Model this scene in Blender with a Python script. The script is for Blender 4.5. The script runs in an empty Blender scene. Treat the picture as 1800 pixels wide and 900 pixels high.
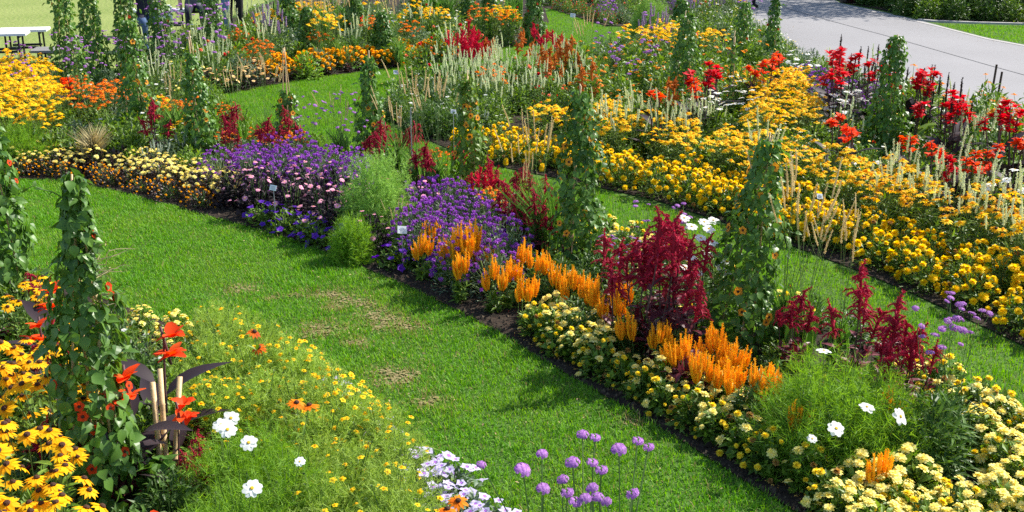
import bpy, math, random
import numpy as np
from mathutils import Matrix, Vector, Quaternion

rng = np.random.default_rng(11)
random.seed(11)
SC = bpy.context.scene
COL = SC.collection
R = math.radians

# ------------------------------------------------------------------ camera
H, PITCH, FPX = 2.64, R(18.0), 2000.0
cam_d = bpy.data.cameras.new('camera')
cam_d.sensor_width = 36.0
cam_d.lens = FPX / 1800.0 * 36.0
cam_d.clip_end = 1500
cam = bpy.data.objects.new('camera', cam_d)
cam.location = (0, 0, H)
cam.rotation_euler = (math.pi / 2 - PITCH, 0, 0)
COL.objects.link(cam)
SC.camera = cam

# ------------------------------------------------------------------ sky, sun, exposure
SUN_AZ, SUN_EL = R(31), R(42)           # azimuth measured from +X towards +Y
SUNV = np.array([math.cos(SUN_AZ) * math.cos(SUN_EL), math.sin(SUN_AZ) * math.cos(SUN_EL), math.sin(SUN_EL)])
world = bpy.data.worlds.new('World')
SC.world = world
world.use_nodes = True
wn = world.node_tree.nodes
wl = world.node_tree.links
sky = wn.new('ShaderNodeTexSky')
sky.sky_type = 'NISHITA'
sky.sun_disc = False
sky.sun_elevation = SUN_EL
sky.sun_rotation = math.pi / 2 - SUN_AZ
bg = wn['Background']
bg.inputs['Strength'].default_value = 0.125
wl.new(sky.outputs['Color'], bg.inputs['Color'])
sun_d = bpy.data.lights.new('sun', 'SUN')
sun_d.energy = 5.0
sun_d.angle = R(0.5)
sun_d.color = (1.0, 0.95, 0.86)
sun = bpy.data.objects.new('sun', sun_d)
sun.rotation_euler = Vector(SUNV).to_track_quat('Z', 'Y').to_euler()
sun.location = (8, 4, 12)
COL.objects.link(sun)
SC.view_settings.view_transform = 'Standard'
SC.view_settings.look = 'None'
SC.view_settings.exposure = 0.8
SC.view_settings.gamma = 1.0
SC.view_settings.use_curve_mapping = False
SC.cycles.max_bounces = 6
SC.cycles.diffuse_bounces = 3
SC.cycles.transmission_bounces = 4
SC.cycles.use_denoising = False


def G(px, py, z=0.0):
    """a picture point on the level z metres above the ground -> place in the garden"""
    a, b = (px - 900.0) / FPX, (py - 450.0) / FPX
    dy = math.cos(PITCH) - b * math.sin(PITCH)
    dz = -math.sin(PITCH) - b * math.cos(PITCH)
    t = (z - H) / dz
    return (a * t, dy * t)


def GP(pts, z=0.0):
    return np.array([G(x, y, z) for x, y in pts])


# ------------------------------------------------------------------ materials
MATS = {}


def mat(name, c1, c2=None, rough=0.55, trans=0.0, spec=0.3, objvar=0.12, tcol=None, bump=0.0, scale=40.0):
    if name in MATS:
        return MATS[name]
    m = bpy.data.materials.new(name)
    m.use_nodes = True
    nt = m.node_tree
    n, l = nt.nodes, nt.links
    p = n['Principled BSDF']
    p.inputs['Roughness'].default_value = rough
    p.inputs['Specular IOR Level'].default_value = spec
    c2 = c2 or c1
    mix = n.new('ShaderNodeMix'); mix.data_type = 'RGBA'
    mix.inputs[6].default_value = (*c1, 1)
    mix.inputs[7].default_value = (*c2, 1)
    geo = n.new('ShaderNodeNewGeometry')
    l.new(geo.outputs['Random Per Island'], mix.inputs[0])
    hs = n.new('ShaderNodeHueSaturation')
    oi = n.new('ShaderNodeObjectInfo')
    mr = n.new('ShaderNodeMapRange')
    mr.inputs['To Min'].default_value = 1 - objvar
    mr.inputs['To Max'].default_value = 1 + objvar
    l.new(oi.outputs['Random'], mr.inputs['Value'])
    l.new(mr.outputs['Result'], hs.inputs['Value'])
    l.new(mix.outputs[2], hs.inputs['Color'])
    l.new(hs.outputs['Color'], p.inputs['Base Color'])
    if bump:
        tc = n.new('ShaderNodeTexCoord')
        nz = n.new('ShaderNodeTexNoise'); nz.inputs['Scale'].default_value = scale
        nz.inputs['Detail'].default_value = 6
        l.new(tc.outputs['Object'], nz.inputs['Vector'])
        b = n.new('ShaderNodeBump'); b.inputs['Strength'].default_value = bump
        b.inputs['Distance'].default_value = 0.02
        l.new(nz.outputs['Fac'], b.inputs['Height'])
        l.new(b.outputs['Normal'], p.inputs['Normal'])
    if trans > 0:
        tr = n.new('ShaderNodeBsdfTranslucent')
        h2 = n.new('ShaderNodeHueSaturation')
        h2.inputs['Saturation'].default_value = 1.1
        h2.inputs['Value'].default_value = 1.5
        h2.inputs['Hue'].default_value = 0.49 if c1[1] > c1[0] else 0.5
        l.new(hs.outputs['Color'], h2.inputs['Color'])
        l.new(h2.outputs['Color'], tr.inputs['Color'])
        ms = n.new('ShaderNodeMixShader')
        ms.inputs[0].default_value = trans
        l.new(p.outputs[0], ms.inputs[1])
        l.new(tr.outputs[0], ms.inputs[2])
        l.new(ms.outputs[0], n['Material Output'].inputs['Surface'])
    MATS[name] = m
    return m


def leafm(name, c1, c2, trans=0.3, rough=0.45, spec=0.35):
    return mat(name, c1, c2, rough, trans, spec)


def petm(name, c1, c2=None, trans=0.33, rough=0.65):
    return mat(name, c1, c2, rough, trans, 0.15, 0.08)


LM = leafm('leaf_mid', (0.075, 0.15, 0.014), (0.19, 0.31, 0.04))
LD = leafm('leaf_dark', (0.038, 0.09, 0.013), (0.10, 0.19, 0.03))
LV = leafm('leaf_vine', (0.052, 0.13, 0.02), (0.14, 0.275, 0.045), 0.3, 0.4, 0.38)
LY = leafm('leaf_lime', (0.12, 0.23, 0.02), (0.2, 0.33, 0.04), 0.35)
LG = leafm('leaf_grey', (0.10, 0.16, 0.085), (0.2, 0.27, 0.15), 0.25)
LS = leafm('leaf_silver', (0.3, 0.36, 0.27), (0.45, 0.5, 0.4), 0.2, 0.7, 0.2)
LF = leafm('leaf_feather', (0.13, 0.28, 0.02), (0.26, 0.45, 0.06), 0.4, 0.6, 0.2)
LT2 = leafm('leaf_signet', (0.19, 0.31, 0.035), (0.38, 0.52, 0.11), 0.35, 0.6, 0.2)
LF2 = leafm('leaf_feather_pale', (0.16, 0.31, 0.05), (0.31, 0.5, 0.12), 0.35, 0.6, 0.2)
LB = leafm('leaf_bronze', (0.035, 0.018, 0.016), (0.07, 0.04, 0.03), 0.12, 0.4, 0.45)
LK = leafm('leaf_black', (0.016, 0.013, 0.014), (0.04, 0.024, 0.03), 0.08, 0.6, 0.2)
LR = leafm('leaf_maroon', (0.09, 0.012, 0.02), (0.2, 0.035, 0.045), 0.25, 0.45, 0.35)
LW = leafm('leaf_straw', (0.42, 0.34, 0.16), (0.6, 0.52, 0.3), 0.2, 0.7, 0.2)
ST = mat('stem_green', (0.09, 0.16, 0.04), (0.14, 0.22, 0.06), 0.6)
SD = mat('stem_dark', (0.06, 0.03, 0.035), (0.1, 0.05, 0.05), 0.6)
P_YEL = petm('petal_yellow', (0.88, 0.52, 0.006), (0.92, 0.68, 0.02))
P_GOLD = petm('petal_gold', (0.86, 0.40, 0.004), (0.90, 0.55, 0.008))
P_MAR = petm('petal_marigold', (0.88, 0.58, 0.004), (0.92, 0.74, 0.02))
P_LEM = petm('petal_lemon', (0.86, 0.62, 0.02), (0.92, 0.78, 0.08))
P_CRM = petm('petal_cream', (0.88, 0.72, 0.13), (0.92, 0.85, 0.40))
P_WHI = petm('petal_white', (0.80, 0.80, 0.76), (0.88, 0.88, 0.85), 0.3)
P_ORG = petm('petal_orange', (0.80, 0.17, 0.006), (0.88, 0.30, 0.01))
P_RED = petm('petal_red', (0.50, 0.008, 0.02), (0.76, 0.02, 0.03))
P_CAN = petm('petal_canna', (0.80, 0.05, 0.01), (0.88, 0.13, 0.02))
P_MAH = petm('petal_mahogany', (0.45, 0.06, 0.008), (0.7, 0.16, 0.01))
P_VIO = petm('petal_violet', (0.10, 0.02, 0.36), (0.17, 0.045, 0.52))
P_PUR = petm('petal_purple', (0.27, 0.06, 0.42), (0.50, 0.18, 0.64))
P_LIL = petm('petal_lilac', (0.34, 0.13, 0.45), (0.56, 0.28, 0.62))
P_LAV = petm('petal_lavender', (0.42, 0.30, 0.70), (0.82, 0.78, 0.9), 0.35)
P_PNK = petm('petal_pink', (0.75, 0.22, 0.42), (0.85, 0.45, 0.6))
P_APR = petm('petal_apricot', (0.85, 0.42, 0.12), (0.9, 0.75, 0.42))
P_CEL = petm('plume_orange', (0.88, 0.36, 0.01), (0.92, 0.55, 0.02), 0.3)
P_AMA = petm('plume_crimson', (0.25, 0.009, 0.03), (0.52, 0.028, 0.068), 0.25)
P_AMR = petm('plume_cherry', (0.5, 0.008, 0.04), (0.7, 0.02, 0.07), 0.25)
P_RST = petm('plume_rust', (0.5, 0.13, 0.02), (0.7, 0.24, 0.04), 0.25)
P_SPK = petm('spike_cream', (0.56, 0.62, 0.34), (0.80, 0.82, 0.60), 0.25)
P_FOX = petm('spike_straw', (0.56, 0.44, 0.22), (0.74, 0.62, 0.38), 0.3)
P_BLK = petm('spike_black', (0.022, 0.015, 0.015), (0.05, 0.03, 0.025), 0.0)
P_HAZ = petm('spike_mauve', (0.30, 0.20, 0.36), (0.48, 0.36, 0.5), 0.2)
P_THR = petm('petal_vine_red', (0.66, 0.03, 0.008), (0.82, 0.09, 0.015))
P_THU = petm('petal_thunbergia', (0.86, 0.28, 0.02), (0.9, 0.42, 0.05))
P_SAL = petm('petal_salmon', (0.8, 0.2, 0.1), (0.9, 0.42, 0.25))
P_FAD = petm('petal_faded', (0.30, 0.15, 0.05), (0.5, 0.3, 0.08))
C_BRN = mat('cone_brown', (0.035, 0.014, 0.008), (0.07, 0.025, 0.01), 0.8)
C_YEL = mat('cone_yellow', (0.75, 0.4, 0.02), (0.85, 0.55, 0.03), 0.8)
CANE = mat('bamboo', (0.50, 0.34, 0.16), (0.62, 0.45, 0.24), 0.5, 0.0, 0.35, 0.15, bump=0.15, scale=60)


def tip_tint(m, top, z0, z1):
    n, l = m.node_tree.nodes, m.node_tree.links
    hs = [q for q in n if q.type == 'HUE_SAT'][0]
    src = hs.inputs['Color'].links[0].from_socket
    tc = n.new('ShaderNodeTexCoord'); sx = n.new('ShaderNodeSeparateXYZ')
    l.new(tc.outputs['Object'], sx.inputs[0])
    mr = n.new('ShaderNodeMapRange'); mr.inputs[1].default_value = z0; mr.inputs[2].default_value = z1
    l.new(sx.outputs['Z'], mr.inputs[0])
    mx = n.new('ShaderNodeMix'); mx.data_type = 'RGBA'; mx.inputs[7].default_value = (*top, 1)
    mm = n.new('ShaderNodeMath'); mm.operation = 'MULTIPLY'; mm.inputs[1].default_value = 0.65
    l.new(mr.outputs[0], mm.inputs[0]); l.new(mm.outputs[0], mx.inputs[0])
    l.new(src, mx.inputs[6]); l.new(mx.outputs[2], hs.inputs['Color'])


tip_tint(P_CEL, (0.93, 0.52, 0.03), 0.03, 0.17)
tip_tint(P_AMA, (0.52, 0.035, 0.08), 0.1, 0.32)


# ------------------------------------------------------------------ mesh builder
class Geo:
    def __init__(self):
        self.V, self.F, self.M, self.n = [], [], [], 0

    def add(self, V, F, m=0):
        V = np.asarray(V, float); F = np.asarray(F, int)
        self.V.append(V); self.F.append(F + self.n); self.M.append(np.full(len(F), m))
        self.n += len(V)

    def scatter(self, tpl, rot, pos, m=0):
        """tpl=(V,F) copied by N rotations (N,3,3) and places (N,3)"""
        V, F = tpl
        N = len(pos)
        if N == 0:
            return
        W = np.einsum('nij,vj->nvi', rot, V) + np.asarray(pos)[:, None, :]
        FF = (F[None] + (np.arange(N) * len(V))[:, None, None]).reshape(-1, 3)
        self.add(W.reshape(-1, 3), FF, m)

    def mesh(self, name, mats, smooth=False):
        V = np.concatenate(self.V).astype(np.float32)
        F = np.concatenate(self.F).astype(np.int32)
        M = np.concatenate(self.M).astype(np.int32)
        me = bpy.data.meshes.new(name)
        me.vertices.add(len(V)); me.vertices.foreach_set('co', V.ravel())
        me.loops.add(len(F) * 3); me.loops.foreach_set('vertex_index', F.ravel())
        me.polygons.add(len(F))
        me.polygons.foreach_set('loop_start', np.arange(len(F), dtype=np.int32) * 3)
        me.polygons.foreach_set('loop_total', np.full(len(F), 3, np.int32))
        for mm in mats:
            me.materials.append(mm)
        me.polygons.foreach_set('material_index', M)
        me.polygons.foreach_set('use_smooth', np.full(len(F), smooth))
        me.update(calc_edges=True)
        return me


def unit(a):
    a = np.asarray(a, float)
    return a / (np.linalg.norm(a, axis=-1, keepdims=True) + 1e-9)


def frames(d, up, s=1.0):
    """rotations with local Y along d and local Z near up, scaled by s (number, (N,) or (N,3))"""
    d = unit(d)
    up = np.broadcast_to(np.asarray(up, float), d.shape)
    x = unit(np.cross(d, up))
    z = np.cross(x, d)
    Rm = np.stack([x, d, z], axis=-1)
    s = np.asarray(s, float)
    if s.ndim == 0:
        return Rm * s
    if s.ndim == 1:
        return Rm * s[:, None, None]
    return Rm * s[:, None, :]


def leaf_tpl(segs=2, W=0.4, fold=0.25, curve=0.2, prof=None, base=0.0):
    """unit-length leaf along +Y, face up +Z; two half-blades folded at the midrib"""
    V, F = [], []
    prof = prof or (lambda t: math.sin(math.pi * min(1, t ** 0.8)) if t < 1 else 0)
    rows = []
    for i in range(segs + 2):
        t = i / (segs + 1)
        w = W * 0.5 * prof(t)
        y, z = t, -curve * t * t
        if w < 1e-4:
            rows.append([len(V)]); V.append((0, y, z))
        else:
            k = len(V)
            V += [(-w, y, z + fold * w), (0, y, z), (w, y, z + fold * w)]
            rows.append([k, k + 1, k + 2])
    for a, b in zip(rows[:-1], rows[1:]):
        if len(a) == 1 and len(b) == 3:
            F += [(a[0], b[1], b[0]), (a[0], b[2], b[1])]
        elif len(a) == 3 and len(b) == 1:
            F += [(a[0], a[1], b[0]), (a[1], a[2], b[0])]
        elif len(a) == 3:
            for j in (0, 1):
                F += [(a[j], a[j + 1], b[j + 1]), (a[j], b[j + 1], b[j])]
    return np.array(V, float), np.array(F, int)


LEAF = leaf_tpl(1, 0.42, 0.3, 0.25, lambda t: 1 if 0 < t < 1 else 0)
LEAF_L = leaf_tpl(2, 0.3, 0.3, 0.35)
LEAF_N = leaf_tpl(1, 0.16, 0.3, 0.2, lambda t: 1 if 0 < t < 1 else 0)
HEART = leaf_tpl(3, 0.86, 0.22, 0.28, lambda t: [0.35, 1.0, 0.86, 0.45, 0][min(4, int(round(t * 4)))])
PADDLE = leaf_tpl(5, 0.36, 0.25, 0.45)
THREAD = (np.array([(-0.5, 0, 0), (0.5, 0, 0), (0, 1, 0)], float), np.array([(0, 1, 2)]))
PETAL = leaf_tpl(2, 0.34, 0.12, 0.15, lambda t: [0.45, 0.95, 0.9, 0][min(3, int(round(t * 3)))])
PETAL_W = leaf_tpl(2, 0.8, 0.06, 0.1, lambda t: [0.25, 0.9, 1.0, 0.35][min(3, int(round(t * 3)))])
DISC6 = (np.array([(0, 0, 0.15)] + [(math.cos(a), math.sin(a), 0) for a in np.linspace(0, 2 * math.pi, 7)[:-1]]),
         np.array([(0, 1 + i, 1 + (i + 1) % 6) for i in range(6)]))


def tube(g, pts, rad, sides=5, m=0, cap=True):
    pts = np.asarray(pts, float)
    n = len(pts)
    rad = np.broadcast_to(np.asarray(rad, float), (n,))
    V, F = [], []
    for i in range(n):
        d = unit(pts[min(i + 1, n - 1)] - pts[max(i - 1, 0)])
        a = unit(np.cross(d, (0.31, 0.95, 0.05) if abs(d[1]) < 0.9 else (1, 0, 0)))
        b = np.cross(d, a)
        for k in range(sides):
            t = 2 * math.pi * k / sides
            V.append(pts[i] + rad[i] * (math.cos(t) * a + math.sin(t) * b))
    for i in range(n - 1):
        for k in range(sides):
            p, q = i * sides + k, i * sides + (k + 1) % sides
            F += [(p, q, q + sides), (p, q + sides, p + sides)]
    if cap:
        V += [pts[0], pts[-1]]
        for k in range(sides):
            F += [(n * sides, (k + 1) % sides, k), (n * sides + 1, (n - 1) * sides + k, (n - 1) * sides + (k + 1) % sides)]
    g.add(V, F, m)


def rdir(n, zmin=-1.0):
    z = rng.uniform(zmin, 1, n)
    t = rng.uniform(0, 2 * math.pi, n)
    r = np.sqrt(1 - z * z)
    return np.stack([r * np.cos(t), r * np.sin(t), z], -1)


def fuzz(g, pts, rad, n, ln, w, m=0, along=0.6, droop=0.0):
    """n small pointed florets round a path"""
    pts = np.asarray(pts, float)
    t = rng.uniform(0, len(pts) - 1.001, n)
    i = t.astype(int); f = (t - i)[:, None]
    p = pts[i] * (1 - f) + pts[i + 1] * f
    ax = unit(pts[i + 1] - pts[i])
    rad = np.asarray(rad, float)
    r = rad[i] * (1 - f[:, 0]) + rad[i + 1] * f[:, 0]
    o = rdir(n); o = unit(o - (o * ax).sum(-1, keepdims=True) * ax)
    d = unit(o + along * ax + np.array([0, 0, -droop]))
    g.scatter(THREAD, frames(d, rdir(n), np.stack([np.full(n, w), rng.uniform(0.7, 1.3, n) * ln, np.ones(n)], -1)), p + o * r[:, None] * 0.6, m)


# ------------------------------------------------------------------ flower heads (shared meshes)
def daisy(name, Rr, n, petal, cone, droop=0.12, wide=1.0, conez=0.5, coner=0.27, tpl=PETAL):
    g = Geo()
    a = np.arange(n) * 2 * math.pi / n + rng.normal(0, 0.07, n)
    d = np.stack([np.cos(a), np.sin(a), rng.normal(-droop, 0.08, n)], -1)
    s = Rr * rng.uniform(0.88, 1.08, n)
    g.scatter(tpl, frames(d, (0, 0, 1), np.stack([s * wide, s, s], -1)), np.zeros((n, 3)), 0)
    V = [(0, 0, conez * Rr * coner * 1.6)]
    for k, (rr, zz) in enumerate(((0.6, 0.8), (1.0, 0.3), (0.9, -0.15))):
        for j in range(7):
            t = 2 * math.pi * j / 7
            V.append((rr * coner * Rr * math.cos(t), rr * coner * Rr * math.sin(t), zz * conez * Rr * coner * 1.6 + 0.001))
    F = [(0, 1 + j, 1 + (j + 1) % 7) for j in range(7)]
    for k in (0, 1):
        for j in range(7):
            p, q = 1 + 7 * k + j, 1 + 7 * k + (j + 1) % 7
            F += [(p, p + 7, q + 7), (p, q + 7, q)]
    g.add(V, F, 1)
    return g.mesh(name, [petal, cone])


def pompom(name, Rr, petal, rings=((10, -22, 0.92), (11, 8, 1.0), (9, 34, 0.97), (7, 60, 0.88), (3, 82, 0.8)), flat=0.9):
    g = Geo()
    tp = leaf_tpl(1, 0.8, 0.1, 0.25, lambda t: 0.9 if 0 < t < 1 else 0.35)
    for n, el, rr in rings:
        a = np.arange(n) * 2 * math.pi / n + rng.uniform(0, 6)
        e = np.radians(el + rng.normal(0, 7, n))
        d = np.stack([np.cos(a) * np.cos(e), np.sin(a) * np.cos(e), np.sin(e) * flat], -1)
        up = np.stack([-np.cos(a) * np.sin(e), -np.sin(a) * np.sin(e), np.cos(e)], -1)
        s = Rr * rr * rng.uniform(0.85, 1.15, n)
        g.scatter(tp, frames(d, up, np.stack([s * 1.05, s, s], -1)), np.zeros((n, 3)) + [0, 0, Rr * 0.1], 0)
    return g.mesh(name, [petal])


def cluster_head(name, Rr, n, fs, petal, flat=0.55):
    """domed head of small florets"""
    g = Geo()
    d = rdir(n, -0.1)
    p = d * Rr * [1, 1, flat]
    nrm = unit(d * [1, 1, 1 / flat] + rng.normal(0, 0.25, (n, 3)))
    fr = frames(np.cross(nrm, rdir(n)), nrm, fs)
    g.scatter(DISC6, fr * 1.0, p, 0)
    return g.mesh(name, [petal])


def ball_head(name, Rr, petal):
    g = Geo()
    n = 26
    d = rdir(n, -0.5)
    g.scatter(THREAD, frames(unit(d + rng.normal(0, 0.5, (n, 3))), d, np.stack([np.full(n, Rr * 1.1), np.full(n, Rr * 1.0), np.ones(n)], -1)), d * Rr * 0.45, 0)
    return g.mesh(name, [petal])


def lobed(name, Rr, petal, centre, depth=0.4, cr=0.22, lob=0.16):
    g = Geo()
    V = [(0, 0, -depth * Rr)]
    n = 15
    for j in range(n):
        t = 2 * math.pi * j / n
        V.append((0.4 * Rr * math.cos(t), 0.4 * Rr * math.sin(t), -0.05 * Rr))
    for j in range(n):
        t = 2 * math.pi * j / n
        r = Rr * (1 - lob + lob * math.cos(5 * t)) * random.uniform(0.93, 1.05)
        V.append((r * math.cos(t), r * math.sin(t), random.uniform(-0.12, 0.1) * Rr))
    F = [(0, 1 + j, 1 + (j + 1) % n) for j in range(n)]
    for j in range(n):
        p, q = 1 + j, 1 + (j + 1) % n
        F += [(p, p + n, q + n), (p, q + n, q)]
    g.add(V, F, 0)
    # throat
    V = [(0, 0, 0.02 * Rr)] + [(cr * Rr * math.cos(t), cr * Rr * math.sin(t), 0.0) for t in np.linspace(0, 2 * math.pi, 8)[:-1]]
    g.add(V, [(0, 1 + j, 1 + (j + 1) % 7) for j in range(7)], 1)
    return g.mesh(name, [petal, centre])


def plume(name, m, nf=9, hh=0.15, rr=0.03, fat=0.011):
    """feathery upright flames of a celosia"""
    g = Geo()
    for k in range(nf):
        a = rng.uniform(0, 2 * math.pi)
        q = 0 if k == 0 else rng.uniform(0.4, 1)
        h = hh * (1.15 if k == 0 else rng.uniform(0.5, 0.95))
        b = np.array([math.cos(a), math.sin(a), 0]) * rr * q
        z0 = -0.02 * q
        lean = b * rng.uniform(0.1, 0.5)
        pts = [b * 0.5 + [0, 0, z0], b + lean * 0.4 + [0, 0, h * 0.35], b + lean * 0.8 + [0, 0, h * 0.75], b + lean + [0, 0, h]]
        rad = [fat * 0.6, fat, fat * 0.75, 0.0015]
        tube(g, pts, rad, 5, 0)
        fuzz(g, pts, rad, 46, 0.014, 0.0045, 0, 0.9)
    return g.mesh(name, [m])


def tassel(name, m, nf=16, hh=0.26, droop=0.0, fat=0.011, arch=0.0):
    """branched spike of an amaranth"""
    g = Geo()
    main = [np.array([0, 0, 0]), np.array([0.008, 0.004, hh * 0.4]), np.array([arch * 0.4, 0.01, hh * 0.75]), np.array([0.02 + arch, 0.0, hh * (1 - arch * 1.5)])]
    rad = [fat, fat * 1.2, fat, 0.003]
    tube(g, main, rad, 5, 0)
    fuzz(g, main, rad, 70, 0.016, 0.006, 0, 0.5)
    for k in range(nf):
        t = rng.uniform(0.0, 0.75)
        a = rng.uniform(0, 2 * math.pi)
        o = np.array([math.cos(a), math.sin(a), 0])
        L = (0.5 - 0.45 * t) * hh * rng.uniform(0.6, 1.1)
        p0 = np.array([0, 0, hh * t])
        pts = [p0, p0 + o * L * 0.4 + [0, 0, L * 0.35], p0 + o * L * 0.75 + [0, 0, L * (0.6 - droop * 0.6)], p0 + o * L * 0.95 + [0, 0, L * (0.95 - droop * 1.5)]]
        rd = [fat * 0.6, fat * 0.75, fat * 0.6, 0.002]
        tube(g, pts, rd, 4, 0)
        fuzz(g, pts, rd, 26, 0.013, 0.005, 0, 0.5)
    return g.mesh(name, [m])


def spike(name, m, L=0.15, rad=0.011, n=70, tip=0.5, bend=0.0, side=5):
    g = Geo()
    pts = [np.array([bend * t * t, 0, L * t]) for t in np.linspace(0, 1, 5)]
    rd = [rad * 0.8, rad, rad * 0.95, rad * 0.75, rad * tip * 0.4]
    tube(g, pts, np.array(rd) * 0.75, side, 0)
    fuzz(g, pts, rd, n, rad * 1.1, rad * 0.7, 0, 0.5)
    return g.mesh(name, [m])


def canna_bloom(name, m, nb=6, L0=0.04, L1=0.062):
    g = Geo()
    for k in range(nb):
        c = np.array([rng.normal(0, 0.02), rng.normal(0, 0.02), rng.uniform(-0.1, 0.06)])
        n = 6
        d = unit(np.stack([np.cos(np.arange(n) * 1.26 + k), np.sin(np.arange(n) * 1.26 + k), rng.uniform(0.2, 1.9, n)], -1))
        s = rng.uniform(L0, L1, n)
        tp = leaf_tpl(3, 0.8, 0.3, 0.55, lambda t: [0.3, 0.85, 1.0, 0.8, 0.3][min(4, int(round(t * 4)))])
        g.scatter(tp, frames(d, (0, 0, 1), s), np.tile(c, (n, 1)), 0)
    tube(g, [(0, 0, -0.12), (0, 0, 0.05)], 0.006, 5, 1)
    return g.mesh(name, [m, SD], True)


HD = {}


def heads(key, fn, k=3):
    HD[key] = [fn() for _ in range(k)]
    return HD[key]


heads('rudbeckia', lambda: daisy('rudbeckia_flower', 0.047, 13, P_GOLD, C_BRN, 0.2, 1.25))
heads('rudbeckia_gold', lambda: daisy('rudbeckia_flower', 0.045, 13, P_GOLD, C_BRN, 0.2))
heads('sunray', lambda: daisy('golden_daisy_flower', 0.045, 13, P_YEL, P_GOLD, 0.15))
heads('bicolor', lambda: daisy('bicolor_flower', 0.052, 13, P_ORG, C_BRN, 0.15))
heads('mahogany', lambda: daisy('mahogany_flower', 0.048, 12, P_MAH, C_BRN, 0.25))
heads('helenium', lambda: daisy('helenium_flower', 0.032, 11, P_ORG, P_MAH, 0.25, 1.2), 2)
heads('zinnia_red', lambda: pompom('red_flower', 0.028, P_RED), 2)
heads('salmon', lambda: pompom('salmon_flower', 0.026, P_SAL), 2)
heads('tithonia', lambda: daisy('orange_daisy_flower', 0.035, 10, P_ORG, C_YEL, 0.1, 1.3), 2)
heads('marigold', lambda: pompom('marigold_flower', 0.029, P_MAR))
heads('lantana', lambda: pompom('yellow_flower', 0.0165, P_LEM), 3)
heads('faded', lambda: pompom('faded_flower', 0.017, P_FAD), 2)
heads('bud', lambda: ball_head('flower_bud', 0.009, LY), 1)
HD['marigold'] = HD['marigold'] * 4 + HD['faded'][:1]
heads('cream', lambda: pompom('cream_flower', 0.026, P_CRM, ((9, 5, 1.0), (7, 40, 0.75), (4, 70, 0.45)), 0.6), 3)
heads('farmar', lambda: pompom('orange_flower', 0.032, P_GOLD), 2)
heads('cosmos', lambda: daisy('cosmos_flower', 0.037, 8, P_WHI, C_YEL, 0.02, 0.95, 0.35, 0.2, PETAL_W), 3)
heads('verbena', lambda: cluster_head('verbena_flower', 0.0195, 46, 0.006, P_LIL, 0.42), 3)
heads('gomphrena', lambda: ball_head('purple_flower', 0.014, P_PUR), 2)
heads('petunia', lambda: lobed('petunia_flower', 0.031, P_VIO, P_VIO), 2)
heads('petunia_pale', lambda: lobed('petunia_flower', 0.032, P_LAV, P_PUR), 3)
heads('dahlia_pink', lambda: daisy('pink_flower', 0.027, 8, P_PNK, C_YEL, 0.0, 0.95, 0.3, 0.25, PETAL_W), 2)
heads('dahlia_apricot', lambda: daisy('apricot_flower', 0.034, 9, P_APR, C_YEL, 0.0, 0.9, 0.3, 0.25, PETAL_W), 2)
heads('tagetes', lambda: daisy('tagetes_flower', 0.0128, 5, P_YEL, P_GOLD, 0.0, 1.0, 0.5, 0.35, PETAL_W), 2)
heads('celosia', lambda: plume('celosia_plume', P_CEL, int(rng.integers(8, 12)), rng.uniform(0.13, 0.18), 0.034, 0.0075), 5)
heads('amaranth', lambda: tassel('amaranth_plume', P_AMA, 22, rng.uniform(0.2, 0.3), rng.uniform(0.2, 0.9), 0.008, rng.uniform(0.0, 0.09)), 6)
heads('cherry', lambda: tassel('cherry_plume', P_AMR, 12, 0.22, 0.0), 2)
heads('rust', lambda: tassel('rust_plume', P_RST, 14, 0.22, 0.5), 2)
heads('spike', lambda: spike('cream_spike', P_SPK, rng.uniform(0.1, 0.18), 0.0082, 80, 0.5, rng.uniform(-0.02, 0.02)), 4)
heads('mauve', lambda: spike('mauve_spike', P_HAZ, 0.14, 0.012), 2)
heads('silver', lambda: spike('silver_spike', LS, 0.09, 0.009, 40), 2)
heads('foxtail', lambda: spike('foxtail', P_FOX, rng.uniform(0.15, 0.21), 0.0056, 120, 0.5, rng.uniform(-0.02, 0.03)), 3)
heads('millet', lambda: spike('millet_spike', P_BLK, 0.19, 0.0125, 60), 2)
heads('canna_red', lambda: canna_bloom('canna_flower', P_RED), 3)
heads('canna_orange', lambda: canna_bloom('canna_flower', P_CAN), 3)
heads('canna_near', lambda: canna_bloom('canna_flower', P_CAN, 3, 0.05, 0.075), 3)
heads('thunbergia', lambda: lobed('thunbergia_flower', 0.026, P_THU, C_BRN, 0.2, 0.3, 0.1), 2)
heads('thunbergia_red', lambda: lobed('thunbergia_flower', 0.021, P_THR, C_BRN, 0.2, 0.3, 0.1), 2)
heads('achillea', lambda: cluster_head('achillea_flower', 0.035, 40, 0.009, P_LEM, 0.3), 2)


def euler_to(nrm, roll):
    q = Vector((0, 0, 1)).rotation_difference(Vector(nrm))
    return (q @ Quaternion((0, 0, 1), roll)).to_euler()


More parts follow.
